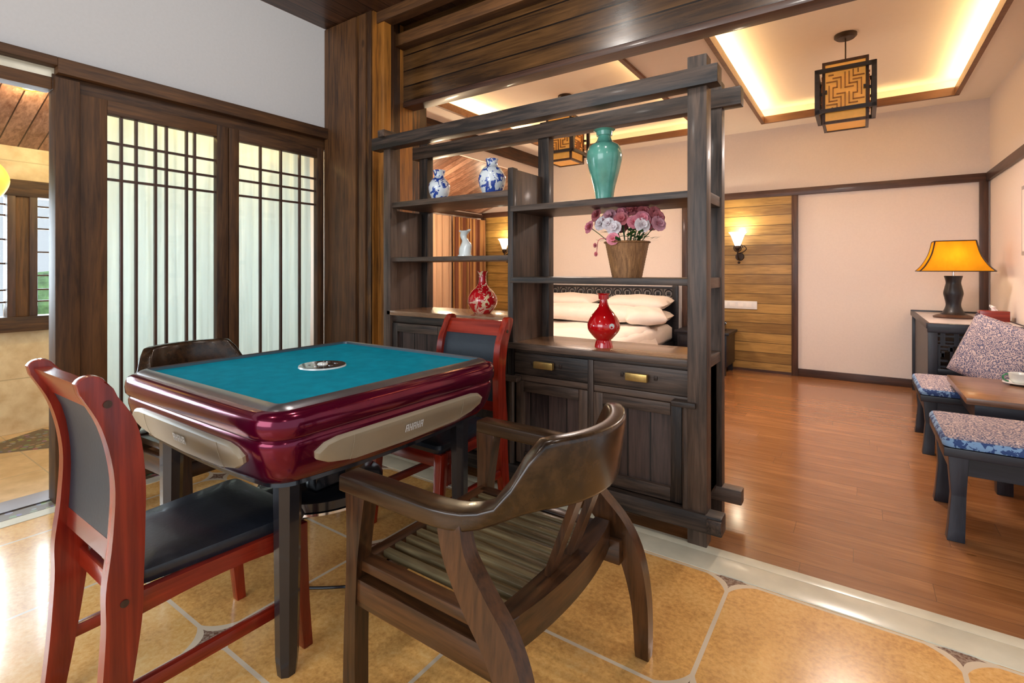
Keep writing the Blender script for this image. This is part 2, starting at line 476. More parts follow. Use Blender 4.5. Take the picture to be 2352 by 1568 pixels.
def smooth_prof(prof, n=6):
    """Catmull-Rom through profile points"""
    out = []
    P = [prof[0]] + list(prof) + [prof[-1]]
    for i in range(1, len(P) - 2):
        p0, p1, p2, p3 = P[i - 1], P[i], P[i + 1], P[i + 2]
        for k in range(n):
            t = k / n
            out.append(tuple(0.5 * ((2 * b) + (-a + c) * t + (2 * a - 5 * b + 4 * c - d) * t * t + (-a + 3 * b - 3 * c + d) * t ** 3) for a, b, c, d in zip(p0, p1, p2, p3)))
    out.append(tuple(prof[-1]))
    return out


def tube(bm, pts, r, seg=10, r1=None):
    pts = [Vector(p) for p in pts]
    loops = []
    up = Vector((0, 0, 1))
    prev = None
    for i, p in enumerate(pts):
        d = (pts[min(i + 1, len(pts) - 1)] - pts[max(i - 1, 0)]).normalized()
        if prev is None:
            u = d.cross(up)
            if u.length < 1e-3: u = d.cross(Vector((1, 0, 0)))
        else: u = prev - d * prev.dot(d)
        u.normalize(); prev = u
        v = d.cross(u)
        rr = r if r1 is None else r + (r1 - r) * i / (len(pts) - 1)
        loops.append([tuple(p + (u * math.cos(2 * PI * k / seg) + v * math.sin(2 * PI * k / seg)) * rr) for k in range(seg)])
    return loft(bm, loops)


def bar(bm, p0, p1, w, h, up=(0, 0, 1), b=0.0):
    p0, p1 = Vector(p0), Vector(p1); d = (p1 - p0).normalized(); up = Vector(up)
    s = d.cross(up)
    if s.length < 1e-3: s = d.cross(Vector((0, 1, 0)))
    s.normalize(); u = s.cross(d).normalized()
    loops = []
    for p in (p0, p1):
        loops.append([tuple(p + s * a * w / 2 + u * c * h / 2) for a, c in ((-1, -1), (1, -1), (1, 1), (-1, 1))])
    n0 = len(bm.faces)
    loft(bm, loops)
    if b:
        bm.faces.ensure_lookup_table()
        bevel_new(bm, list(bm.faces)[n0:], b, 2)
    return bm


def rrect(hx, hy, r, z, seg=6, cx=0, cy=0):
    pts = []
    for (sx, sy, a0) in ((1, 1, 0), (-1, 1, 90), (-1, -1, 180), (1, -1, 270)):
        for k in range(seg + 1):
            a = R(a0 + 90 * k / seg)
            pts.append((cx + sx * (hx - r) + r * math.cos(a), cy + sy * (hy - r) + r * math.sin(a), z))
    return pts


def rrs(h, r, z, sag=0.0, seg=6, ns=12):
    """rounded square with points along its sides; sag lowers the middle of each side"""
    pts = []
    for (sx, sy, a0) in ((1, 1, 0), (-1, 1, 90), (-1, -1, 180), (1, -1, 270)):
        for k in range(seg + 1):
            a = R(a0 + 90 * k / seg)
            pts.append((sx * (h - r) + r * math.cos(a), sy * (h - r) + r * math.sin(a), z))
        p = Vector(pts[-1]); nx = {0: (-(h - r), h), 90: (-h, -(h - r)), 180: (h - r, -h), 270: (h, h - r)}[a0]
        for k in range(1, ns):
            t = k / ns; q = p.lerp(Vector((nx[0], nx[1], z)), t)
            pts.append((q.x, q.y, z - sag * (1 - (2 * t - 1) ** 2)))
    return pts


def sheet(bm, f, nu, nv, th=0.0):
    """surface from f(u,v); th gives it a back side"""
    g = [[bm.verts.new(f(i / nu, j / nv)) for j in range(nv + 1)] for i in range(nu + 1)]
    fs = []
    for i in range(nu):
        for j in range(nv):
            fs.append(bm.faces.new((g[i][j], g[i + 1][j], g[i + 1][j + 1], g[i][j + 1])))
    if th:
        bmesh.ops.recalc_face_normals(bm, faces=fs)
        bmesh.ops.solidify(bm, geom=fs, thickness=th)
    return bm


def obj(name, bm, mat, parent=None, ang=38, label=None, kind=None, loc=None):
    bmesh.ops.recalc_face_normals(bm, faces=bm.faces)
    ca = R(ang)
    for f in bm.faces: f.smooth = True
    for e in bm.edges:
        if len(e.link_faces) == 2 and e.calc_face_angle(0) > ca: e.smooth = False
    me = bpy.data.meshes.new(name); bm.to_mesh(me); bm.free()
    me.materials.append(MAT[mat] if isinstance(mat, str) else mat)
    o = bpy.data.objects.new(name, me); C.objects.link(o)
    if parent: o.parent = parent
    if label: o['label'] = label
    if kind: o['kind'] = kind
    if loc: o.location = loc
    return o


def thing(name, label, cat, loc=(0, 0, 0), rz=0, group=None):
    o = bpy.data.objects.new(name, None); C.objects.link(o)
    o.empty_display_size = 0.1
    o.location = loc; o.rotation_euler = (0, 0, rz)
    o['label'] = label; o['category'] = cat
    if group: o['group'] = group
    return o


def solo(name, bm, mat, label, cat, group=None, loc=None, kind=None, ang=38):
    o = obj(name, bm, mat, ang=ang, loc=loc, kind=kind)
    o['label'] = label; o['category'] = cat
    if group: o['group'] = group
    return o


def struct(name, bm, mat, ang=38): return obj(name, bm, mat, ang=ang, kind='structure')


def copy_tree(o, parent=None):
    c = o.copy(); C.objects.link(c)
    if parent: c.parent = parent
    for ch in list(o.children): copy_tree(ch, c)
    return c


def sbox(name, mat, *a, b=0.0): return struct(name, box(BM(), *a, b=b), mat)

# ------------------------------------------------------------------ setting
XL, XO, XR, YB = -3.4, -5.1, 1.03, 6.56
sbox('floor', 'tile', XL + 0.12, 3.0, -3.4, 2.10, -0.06, 0.0)
sbox('floor_bedroom', 'floor_wood', XO, XR, 2.285, YB, -0.06, 0.0)
for (a, c) in ((2.10, 2.224), (2.227, 2.285)):
    bm = BM(); box(bm, XL + 0.02, 3.0, a, c, -0.06, 0.004, b=0.001); struct('trim_threshold', bm, 'marble')
sbox('floor_sunroom', 'sun_floor', XO, -3.62, -1.2, 2.84, -0.06, 0.0)
bm = BM(); box(bm, -3.62, -3.46, -3.0, 2.3, -0.06, 0.010); struct('trim_door_track', bm, 'gray_metal')
bm = BM(); box(bm, -3.46, -3.36, -3.0, 2.3, -0.06, 0.004); struct('trim_pebble_border', bm, 'pebble')
bm = BM(); box(bm, -3.36, XL + 0.12, -3.0, 2.135, -0.06, 0.003); struct('trim_yellow_border', bm, 'marble')
# pebble wedges laid in the sunroom floor
bm = BM(); prism(bm, [(-4.75, 0.62), (-4.3, 1.35), (-4.72, 1.22), (-5.08, 1.12)], 'z', 0.0, 0.004)
struct('trim_pebble_wedge', bm, 'pebble')

# left wall above the glazed doors
sbox('wall_left', 'white_wall', XL - 0.10, XL, -3.4, 2.41, 2.28, 3.12)
bm = BM(); box(bm, XL - 0.06, XL + 0.045, -3.4, 0.80, 2.240, 2.285, b=0.004)
box(bm, XL - 0.06, XL + 0.045, 0.80, 2.42, 2.205, 2.285, b=0.004)
struct('trim_left_beam', bm, 'brown_y')
bm = BM(); box(bm, XL - 0.10, XL - 0.01, 0.79, 2.42, 2.13, 2.21, b=0.003)
struct('trim_left_lintel', bm, 'brown_y')
bm = BM(); box(bm, XL - 0.10, XL - 0.01, -3.4, 0.79, 2.125, 2.19, b=0.003)
struct('trim_opening_lintel', bm, 'brown_y')
sbox('wall_left_transom', 'marble', XL - 0.08, XL - 0.02, -3.4, 0.80, 2.19, 2.245)
# front room ceiling
sbox('ceiling', 'ceil_wood', XL - 0.1, 3.0, -3.4, 2.80, 3.06, 3.12)
bm = BM(); box(bm, XL, 3.0, 2.44, 2.53, 2.98, 3.06, b=0.004); struct('trim_ceiling', bm, 'brown_x')
# corner column clad in boards
bm = BM(); box(bm, XL - 0.03, -2.88, 2.40, 2.96, 0.0, 3.06); struct('column', bm, 'column')
bm = BM(); box(bm, -2.8795, -2.868, 2.412, 2.95, 0.0, 3.06); struct('column_side_boards', bm, 'column_side')
bm = BM()
for (x0, x1, d) in ((-3.40, -3.03, 0.018), (-3.0, -2.93, 0.012)):
    box(bm, x0, x1, 2.40 - d, 2.402, 0, 3.05, b=0.003)
struct('trim_column_face', bm, 'brown_z')
bm = BM(); box(bm, -2.868, -2.80, 2.45, 2.545, 0, 3.04, b=0.004); struct('trim_column_edge', bm, 'column_side')
# header with planks between the two rooms
sbox('header_planks', 'header', -2.87, 3.0, 2.70, 2.775, 2.47, 3.06)
bm = BM(); box(bm, -2.868, 3.0, 2.615, 2.70, 2.875, 2.965, b=0.006); struct('trim_header_crown', bm, 'brown_x')
bm = BM(); box(bm, -2.868, 3.0, 2.696, 2.81, 2.44, 2.478, b=0.004); struct('trim_header_underside', bm, 'trim_x')

# right wall of the front room, outside the frame; bedroom shell
sbox('wall_front_right', 'cream_wall', XR + 0.12, 3.0, 2.70, 2.78, 0, 2.44)
sbox('wall_right', 'cream_wall', XR, XR + 0.12, 2.66, YB + 0.1, 0, 2.95)
sbox('wall_back', 'cream_wall', XO - 0.1, XR + 0.12, YB, YB + 0.12, -0.02, 2.95)
sbox('wall_daylight_block', 'cream_wall', XO, XL - 0.03, 2.84, 2.92, 0, 2.75)  # unseen wall added to keep sunroom daylight out of the bedroom nook


def slab(x0, x1, y0, y1, z0, z1, holes):
    bm = BM()
    xs = sorted({x0, x1, *[h[0] for h in holes], *[h[1] for h in holes]})
    ys = sorted({y0, y1, *[h[2] for h in holes], *[h[3] for h in holes]})
    for a, c in zip(xs[:-1], xs[1:]):
        for d, e in zip(ys[:-1], ys[1:]):
            mx, my = (a + c) / 2, (d + e) / 2
            if any(h[0] < mx < h[1] and h[2] < my < h[3] for h in holes): continue
            box(bm, a, c, d, e, z0, z1)
    bmesh.ops.remove_doubles(bm, verts=bm.verts, dist=1e-5)
    return bm
struct('ceiling_bedroom', slab(-3.92, XR + 0.1, 2.78, YB + 0.05, 2.85, 2.87, RECESS), 'bed_ceiling')
for i, (x0, x1, y0, y1) in enumerate(RECESS):
    bm = BM(); g = 0.12
    box(bm, x0 - g, x1 + g, y0 - g, y1 + g, 3.0, 3.02)
    box(bm, x0 - g - 0.02, x0 - g, y0 - g, y1 + g, 2.87, 3.02); box(bm, x1 + g, x1 + g + 0.02, y0 - g, y1 + g, 2.87, 3.02)
    box(bm, x0 - g, x1 + g, y0 - g - 0.02, y0 - g, 2.87, 3.02); box(bm, x0 - g, x1 + g, y1 + g, y1 + g + 0.02, 2.87, 3.02)
    struct('ceiling_recess', bm, 'bed_ceiling')
    bm = BM(); w = 0.018; z0, z1 = 2.825, 2.90
    box(bm, x0 - w, x0 + w, y0, y1, z0, z1); box(bm, x1 - w, x1 + w, y0, y1, z0, z1)
    box(bm, x0 - w, x1 + w, y0 - w, y0 + w, z0, z1); box(bm, x0 - w, x1 + w, y1 - w, y1 + w, z0, z1)
    struct('trim_recess', bm, 'lip')
# bedroom left edge: beam and strip of wall over the sunroom nook
bm = BM(); box(bm, -3.94, -3.84, 2.96, YB, 2.69, 2.85, b=0.004); struct('trim_bedroom_beam', bm, 'brown_y')
sbox('wall_bedroom_left', 'cream_wall', -3.93, -3.87, 2.96, YB, 2.56, 2.69)
# sloping plank ceiling of the sun room
bm = BM(); prism(bm, [(XO - 0.4, 2.0), (-3.90, 2.56), (-3.90, 2.60), (XO - 0.4, 2.04)], 'y', 2.90, YB)
struct('ceiling_nook', bm, 'sun_ceil')
bm = BM(); prism(bm, [(XO - 0.4, 1.98), (XL - 0.09, 2.62), (XL - 0.09, 2.66), (XO - 0.4, 2.02)], 'y', -1.3, 2.85)
struct('ceiling_sunroom', bm, 'sun_ceil')
# sun room outer wall
sbox('wall_sunroom', 'sun_wall', XO - 0.1, XO, -1.3, 2.84, 0, 0.75)
sbox('wall_sunroom_top', 'sun_wall', XO - 0.1, XO, -1.3, 2.84, 1.86, 2.12)
sbox('wall_nook', 'cream_wall', XO - 0.1, XO, 2.92, YB, 0, 2.12)
# rails and posts on the bedroom walls
bm = BM(); box(bm, -1.86, XR, YB - 0.03, YB, 2.05, 2.13, b=0.003); struct('trim_back_rail', bm, 'trim_x')
bm = BM(); box(bm, XO, -4.0, YB - 0.03, YB, 2.05, 2.13, b=0.003); struct('trim_nook_rail', bm, 'trim_x')
bm = BM(); box(bm, XO, XO + 0.03, 2.92, YB - 0.03, 2.04, 2.10, b=0.003); struct('trim_nook_side_rail', bm, 'trim_y')
bm = BM(); box(bm, XR - 0.03, XR, 2.78, YB - 0.03, 2.05, 2.13, b=0.003); struct('trim_right_rail', bm, 'trim_y')
for x in (-1.83, -0.60, 0.985):
    bm = BM(); box(bm, x - 0.032, x + 0.032, YB - 0.035, YB, 0, 2.05, b=0.003); struct('trim_back_post', bm, 'trim_z')
bm = BM(); box(bm, XO + 0.001, XO + 0.07, YB - 0.06, YB, 0, 2.05, b=0.003); struct('trim_nook_post', bm, 'trim_z')
bm = BM(); box(bm, -3.95, -3.86, YB - 0.05, YB, 0, 2.56, b=0.003); struct('trim_nook_edge_post', bm, 'brown_z')
sbox('wall_back_planks', 'pine', -1.80, -0.63, YB - 0.012, YB, 0, 2.05)
sbox('wall_nook_planks', 'pine', XO + 0.07, -3.95, YB - 0.012, YB, 0, 2.05)
bm = BM(); box(bm, -0.57, 0.96, YB - 0.022, YB, 0, 0.085, b=0.003); struct('baseboard_back', bm, 'trim_x')
bm = BM(); box(bm, -1.80, -0.63, YB - 0.022, YB - 0.012, 0, 0.03); struct('baseboard_planks', bm, 'trim_x')
bm = BM(); box(bm, XR - 0.02, XR, 2.78, YB - 0.03, 0, 0.085, b=0.003); struct('baseboard_right', bm, 'trim_y')

# glazed lattice doors of the left wall
def lattice_door(name, y0, y1, gy0, gy1, bars, zs, label_y):
    root = bpy.data.objects.new(name, None); C.objects.link(root); root['kind'] = 'structure'
    for (a, c) in ((y0, gy0), (gy1, y1)):
        obj('door_stile', box(BM(), XL - 0.055, XL - 0.005, a, c, 0.012, 2.135, b=0.003), 'brown_z', root)
    for (a, c) in ((2.06, 2.135), (0.012, 0.22)):
        obj('door_rail', box(BM(), XL - 0.053, XL - 0.007, gy0, gy1, a, c, b=0.003), 'brown_y', root)
    bm = BM()
    for y in bars: box(bm, XL - 0.040, XL - 0.020, y - 0.0065, y + 0.0065, 0.22, 2.06)
    for z in zs: box(bm, XL - 0.038, XL - 0.022, gy0, gy1, z - 0.007, z + 0.007)
    obj('lattice', bm, 'trim_z', root)
    bm = BM(); box(bm, XL - 0.050, XL - 0.046, gy0 - 0.01, gy1 + 0.01, 0.21, 2.07)
    obj('pane', bm, 'glass', root)
    return root
bm = BM(); box(bm, XL - 0.09, XL + 0.02, 0.795, 0.895, 0, 2.19, b=0.004); struct('trim_door_post', bm, 'brown_z')
lattice_door('door_1', 0.90, 1.665, 1.02, 1.595, [1.09, 1.161, 1.258, 1.315, 1.425, 1.471], [1.907, 1.803, 1.703], 0)
lattice_door('door_2', 1.67, 2.38, 1.735, 2.325, [1.892, 2.042, 2.19], [1.898, 1.803, 1.700], 0)

# pale sheer curtains hang behind the doors
def curtain(name, x, y0, y1, z0, z1, waves, amp, mat, label, ph=0.0, th=0.0015, group=None):
    bm = BM()
    def f(u, v):
        y = y0 + (y1 - y0) * u
        k = math.sin(u * waves * 2 * PI + ph) + 0.35 * math.sin(u * waves * 4.7 * PI + 1 + ph)
        a = amp * (0.75 + 0.25 * (1 - v))
        return (x + a * k, y + 0.006 * math.sin(v * 5 + u * 30), z0 + (z1 - z0) * v)
    sheet(bm, f, int(waves * 10), 8, th)
    return solo(name, bm, mat, label, 'curtain', group=group, ang=80)
curtain('sheer_curtain', -3.56, 1.0, 1.66, 0.03, 2.10, 7, 0.014, 'sheer', 'pale sheer curtain behind the wider lattice door with six upright bars')
curtain('sheer_curtain', -3.56, 1.70, 2.36, 0.03, 2.10, 7, 0.014, 'sheer', 'pale sheer curtain behind the narrower lattice door beside the timber column', 1.3)
# nook curtains
curtain('peach_curtain', -4.99, 4.7, 5.66, 0.04, 2.0, 7, 0.028, 'peach_sheer', 'peach coloured pleated curtain at the far left of the bedroom')
curtain('striped_drape', -4.97, 5.64, 6.42, 0.04, 2.0, 6, 0.040, 'drape', 'ochre and brown striped drape beside the bedroom corner post', 0.6)

# window of the sun room
def window(name, panes, z0, z1):
    root = bpy.data.objects.new(name, None); C.objects.link(root); root['kind'] = 'structure'
    ya, yb = panes[0][0] - 0.06, panes[-1][1] + 0.06
    obj('window_head', box(BM(), XO - 0.09, XO + 0.05, ya, yb, z1, z1 + 0.12, b=0.004), 'brown_y', root)
    obj('window_sill', box(BM(), XO - 0.09, XO + 0.07, ya, yb, z0 - 0.11, z0, b=0.004), 'brown_y', root)
    prev = ya
    for (a, c) in panes + [(yb, yb)]:
        obj('mullion', box(BM(), XO - 0.07, XO + 0.03, prev, a, z0, z1, b=0.003), 'brown_z', root); prev = c
    for (a, c) in panes:
        bm = BM()
        w = c - a; h = z1 - z0
        # old style lattice: ladder at top and bottom, offset box in the middle
        for zz in (0.93, 0.84, 0.22, 0.12): box(bm, XO - 0.03, XO - 0.015, a, c, z0 + h * zz - 0.006, z0 + h * zz + 0.006)
        for yy in (0.5,): 
            box(bm, XO - 0.03, XO - 0.015, a + w * yy - 0.006, a + w * yy + 0.006, z0 + h * 0.84, z1)
            box(bm, XO - 0.03, XO - 0.015, a + w * yy - 0.006, a + w * yy + 0.006, z0, z0 + h * 0.22)
        for zz in (0.34, 0.54, 0.74): box(bm, XO - 0.03, XO - 0.015, a, a + w * 0.5, z0 + h * zz - 0.006, z0 + h * zz + 0.006)
        box(bm, XO - 0.03, XO - 0.015, a + w * 0.5 - 0.006, a + w * 0.5 + 0.006, z0 + h * 0.34, z0 + h * 0.74)
        box(bm, XO - 0.03, XO - 0.015, a + w * 0.5, c, z0 + h * 0.44 - 0.006, z0 + h * 0.44 + 0.006)
        box(bm, XO - 0.03, XO - 0.015, a + w * 0.5, c, z0 + h * 0.64 - 0.006, z0 + h * 0.64 + 0.006)
        obj('lattice', bm, 'trim_z', root)
        obj('pane', box(BM(), XO - 0.045, XO - 0.041, a, c, z0, z1), 'glass', root)
        for (p0, p1) in ((a - 0.045, a), (c, c + 0.045)):
            obj('sash_stile', box(BM(), XO + 0.03, XO + 0.045, p0, p1, z0 - 0.02, z1 + 0.02, b=0.003), 'trim_z', root)
window('window_1', [(-1.0, -0.45), (-0.33, 0.22), (0.36, 0.925), (1.09, 1.42), (1.54, 2.06), (2.18, 2.70)], 0.86, 1.74)

# outdoors beyond that window
bm = BM(); box(bm, -16, XO - 0.11, -10, 14, -0.2, -0.1); solo('lawn', bm, 'ground', 'grass outside the sun room window', 'grass', kind='stuff')
def shrub(loc, r, label):
    bm = BM(); bmesh.ops.create_icosphere(bm, subdivisions=3, radius=r)
    for v in bm.verts:
        n = math.sin(v.co.x * 9 / r) * math.sin(v.co.y * 7 / r + 1) * math.cos(v.co.z * 8 / r)
        v.co *= 1 + 0.12 * n + random.uniform(-0.05, 0.05)
        v.co.z *= 1.25
    return solo('shrub', bm, 'shrub_leaf', label, 'shrub', loc=loc, ang=10, group='shrubs outside the sun room window')
shrub((-9.6, -0.2, 0.55), 0.5, 'green shrub outside the sun room window, left of the post')
shrub((-9.4, 2.2, 0.55), 0.5, 'green shrub outside the sun room window, behind its lattice pane')

# sunroom downlight and lantern
def downlight(x, y, z, label, tilt=0.0, group=None, power=None, col=(1, 0.8, 0.5)):
    t = thing('ceiling_downlight', label, 'ceiling light', (x, y, z), group=group)
    t.rotation_euler = (0, tilt, 0)
    bm = BM(); lathe(bm, [(0.03, 0.0), (0.075, 0.0), (0.08, -0.012), (0.055, -0.018), (0.05, -0.006)], seg=24); obj('trim_ring', bm, 'brass', t)
    bm = BM(); lathe(bm, [(0.001, -0.012), (0.05, -0.012), (0.045, -0.02), (0.001, -0.026)], seg=20); obj('lens', bm, 'lit_lamp', t)
    return t
SZ = lambda x: 1.98 + (x + 5.5) / 2.01 * 0.64
downlight(-4.27, 0.886, SZ(-4.27) - 0.002, 'round lit downlight in the sloping plank ceiling at far left', -0.31)
point('sunroom_warm_light', (-4.27, 0.886, SZ(-4.27) - 0.08), 6, (1, 0.75, 0.38), 0.05)
point('sunroom_warm_light', (-3.9, 1.9, 2.25), 18, (1, 0.74, 0.28), 0.06)  # added warm light that yellows the upper sheer curtains; no lamp known here
point('sunroom_warm_light', (-3.9, 1.3, 2.25), 12, (1, 0.80, 0.32), 0.06)  # second added warm light for the top of the sheers
downlight(-3.95, 1.7, SZ(-3.95) - 0.002, 'added unseen round downlight in the sun room ceiling behind the lattice doors', -0.31)  # invented fixture to go with the added warm lights
point('nook_fill_light', (-4.35, 4.7, 1.8), 42, (1, 0.78, 0.5), 0.06)  # added fill to brighten the nook curtains; no lamp hangs here
t = thing('paper_lantern', 'round yellow paper lantern hanging at the far left edge', 'lantern', (-3.9, 0.605, -0.05))
bm = BM(); lathe(bm, smooth_prof([(0.03, 1.62), (0.09, 1.66), (0.12, 1.74), (0.09, 1.82), (0.03, 1.86)]), seg=24); obj('lantern_shade', bm, 'yellow_lantern', t)
bm = BM(); tube(bm, [(0, 0, 1.86), (0, 0, SZ(-3.9) + 0.05)], 0.004, 6); obj('cord', bm, 'iron', t)

# ------------------------------------------------------------------ display shelf between the rooms
DS = thing('display_shelf', 'tall dark timber open display shelf with drawers and doors dividing the two rooms', 'shelf', (-1.57, 2.44, 0))
ox, oy = 1.57, -2.44
def dsp(name, mat, boxes, label=None, b=0.004, parent=None, join=False):
    if not join and len(boxes) > 1:
        return [dsp(name, mat, [q], label, b, parent) for q in boxes][0]
    bm = BM()
    for (x0, x1, y0, y1, z0, z1) in boxes: box(bm, x0 + ox, x1 + ox, y0 + oy, y1 + oy, z0, z1, b=b)
    return obj(name, bm, mat, parent or DS, label=label)
YF, YK = 2.28, 2.60   # front faces of front and back frames
# posts
dsp('post', 'rustic_z', [(-0.622, -0.540, YF - 0.02, YF + 0.06, 0, 2.135)], 'thick front corner post that rises above the beam')
dsp('post', 'rustic_z', [(-0.615, -0.55, YK, YK + 0.065, 0, 2.12)])
dsp('post', 'rustic_z', [(-2.60, -2.535, YF - 0.01, YF + 0.05, 0, 2.03)])
dsp('post', 'rustic_z', [(-2.60, -2.52, YK, YK + 0.06, 0, 2.10)])
dsp('post', 'rustic_z', [(-1.60, -1.565, YF, YF + 0.05, 0, 1.765)], 'short middle front post ending below the beam')
dsp('post', 'rustic_z', [(-1.60, -1.525, YK, YK + 0.06, 0, 2.06)])
# beams
dsp('beam', 'rustic_x', [(-2.68, -0.49, YF - 0.045, YF + 0.035, 1.995, 2.075)], 'long top front beam')
dsp('beam', 'rustic_x', [(-2.66, -0.462, YK - 0.01, YK + 0.06, 1.992, 2.080)])
dsp('beam', 'rustic_y', [(-2.60, -2.54, YF - 0.06, YF + 0.05, 2.070, 2.115)])
# shelves
dsp('shelf_board', 'rustic_x', [(-2.56, -1.585, YF + 0.005, YK + 0.05, 1.610, 1.645)])
dsp('shelf_board', 'rustic_x', [(-2.56, -1.585, YF + 0.005, YK + 0.05, 1.255, 1.283)])
dsp('shelf_board', 'rustic_x', [(-1.58, -0.56, YF - 0.005, YK + 0.05, 1.520, 1.552)])
dsp('shelf_board', 'rustic_x', [(-1.58, -0.56, YF - 0.005, YK + 0.05, 1.130, 1.162)])
dsp('side_panel', 'rustic_z', [(-1.598, -1.570, YF + 0.04, YK + 0.02, 0.80, 1.76)], 'upright dark partition between the left and right shelves')
dsp('side_panel', 'rustic_z', [(-2.598, -2.575, YF + 0.03, YK + 0.02, 0.0, 1.60)])
dsp('side_panel', 'rustic_z', [(-0.600, -0.575, YF + 0.05, YK + 0.02, 0.15, 0.76)])
dsp('side_rail', 'rustic_y', [(-0.60, -0.556, YF + 0.05, YK + 0.02, z, z + 0.05) for z in (1.505, 1.115, 0.755)] )
# counters
dsp('counter_top', 'rustic_x', [(-1.60, -0.622, YF - 0.014, YF + 0.02, 0.770, 0.803)], 'rough front edge of the low counter', b=0.006)
dsp('counter_top', 'counter', [(-1.60, -0.60, YF + 0.018, YK + 0.06, 0.772, 0.802)], 'orange brown low counter')
dsp('counter_top', 'counter', [(-2.57, -1.60, YF - 0.01, YK + 0.06, 0.905, 0.935)], 'orange brown raised counter at the left')
# carcass
dsp('carcass', 'rustic_x', [(-1.60, -0.575, YF + 0.05, YK + 0.05, 0.14, 0.77), (-2.575, -1.60, YF + 0.04, YK + 0.05, 0.14, 0.905)], b=0)
dsp('rail', 'rustic_x', [(-1.56, -0.62, YF + 0.012, YF + 0.05, 0.752, 0.772), (-1.56, -0.62, YF + 0.012, YF + 0.05, 0.600, 0.632), (-2.54, -1.60, YF + 0.012, YF + 0.05, 0.86, 0.905)])
dsp('rail', 'rustic_x', [(-2.56, -0.475, YF - 0.035, YF + 0.045, 0.070, 0.150)], 'bottom rail whose end sticks out past the corner post', b=0.008)
dsp('rail', 'rustic_x', [(-2.56, -0.46, YK - 0.005, YK + 0.06, 0.075, 0.145)], b=0.008)
# drawers
for (a, c, h0, h1) in ((-1.556, -1.115, -1.413, -1.299), (-1.083, -0.625, -0.905, -0.80)):
    dr = dsp('drawer', 'rustic_x', [(a, c, YF + 0.004, YF + 0.05, 0.636, 0.752)])
    dsp('handle_plate', 'iron', [(h0 - 0.035, h0 - 0.022, YF - 0.002, YF + 0.004, 0.692, 0.712), (h1 + 0.022, h1 + 0.038, YF - 0.002, YF + 0.004, 0.692, 0.712)], parent=dr, b=0.002)
    dsp('handle', 'brass', [(h0, h1, YF - 0.034, YF - 0.010, 0.683, 0.719), (h0 + 0.015, h0 + 0.025, YF - 0.012, YF + 0.006, 0.695, 0.707), (h1 - 0.025, h1 - 0.015, YF - 0.012, YF + 0.006, 0.695, 0.707)], join=True, parent=dr, label='brass bar handle')
dsp('divider', 'rustic_z', [(-1.115, -1.083, YF + 0.0, YF + 0.05, 0.15, 0.755)])
# doors with frames
def ds_door(a, c, z0=0.155, z1=0.598, s0=0.05, s1=0.05):
    d = dsp('door', 'door_panel', [(a + s0 - 0.01, c - s1 + 0.01, YF + 0.018, YF + 0.045, z0 + 0.05, z1 - 0.03)], b=0)
    dsp('door_stile', 'rustic_z', [(a, a + s0, YF + 0.002, YF + 0.045, z0, z1), (c - s1, c, YF + 0.002, YF + 0.045, z0, z1)], parent=d)
    dsp('door_rail', 'rustic_x', [(a + s0, c - s1, YF + 0.0, YF + 0.045, z1 - 0.055, z1), (a + s0, c - s1, YF + 0.0, YF + 0.045, z0, z0 + 0.062)], parent=d)
ds_door(-1.545, -1.115); ds_door(-1.083, -0.652)
for (a, c) in ((-2.53, -2.075), (-2.07, -1.61)): ds_door(a, c, 0.155, 0.855)
for x in (-0.632, -1.562):
    bm = BM(); tube(bm, [(x + ox, YF - 0.012 + oy, 0.15), (x + ox, YF - 0.012 + oy, 0.60)], 0.014, 12)
    obj('pivot_pole', bm, 'rustic_z', DS)
    dsp('pivot_block', 'rustic_x', [(x - 0.055, x + 0.05, YF - 0.045, YF + 0.02, 0.598, 0.622)])
# short pegs through the bottom frame
dsp('peg', 'rustic_y', [(-0.535, -0.475, YF - 0.05, YF - 0.033, 0.085, 0.14)])

# ---- ornaments on the shelf
def vase(name, prof, mat, loc, label, seg=36, parts=(), group=None):
    t = thing(name, label, 'vase', loc, group=group)
    n = len(prof)
    bm = BM(); lathe(bm, [(0.001, prof[0][1])] + smooth_prof(prof, 5) + [(prof[-1][0] * 0.78, prof[-1][1] - 0.002), (prof[-1][0] * 0.72, prof[-1][1] - 0.03), (0.001, prof[-1][1] - 0.035)], seg=seg)
    obj('body', bm, mat, t, ang=60)
    for nm, pr, m in parts:
        bm = BM(); lathe(bm, pr, seg=seg); obj(nm, bm, m, t, ang=50)
    return t
vase('floor_vase', [(0.044, 0), (0.045, 0.01), (0.056, 0.08), (0.082, 0.18), (0.092, 0.24), (0.080, 0.29), (0.045, 0.315), (0.034, 0.34), (0.036, 0.362), (0.056, 0.378)], 'celadon', (-1.095, 2.44, 1.552), 'tall celadon green vase with a flared lip on the top right shelf')
bpy.data.objects['floor_vase'].name = 'celadon_vase'
vase('red_vase', [(0.034, 0.035), (0.05, 0.05), (0.078, 0.085), (0.083, 0.12), (0.062, 0.165), (0.030, 0.205), (0.019, 0.24), (0.022, 0.262), (0.036, 0.278)], 'red_glaze', (-1.09, 2.42, 0.802), 'plain glossy red bottle vase on the low orange counter',
     parts=[('foot_ring', [(0.001, 0.0), (0.047, 0.0), (0.044, 0.02), (0.038, 0.037), (0.001, 0.037)], 'red_glaze')])
bm = BM(); lathe(bm, [(0.001, 0), (0.014, 0), (0.014, 0.001), (0.001, 0.001)], seg=16)
e = obj('round_mark', bm, 'porcelain', [o for o in bpy.data.objects if o.name == 'red_vase'][0], label='pale round spot')
e.location = (0.066, -0.0495, 0.115); e.rotation_euler = (R(90), 0, R(53))
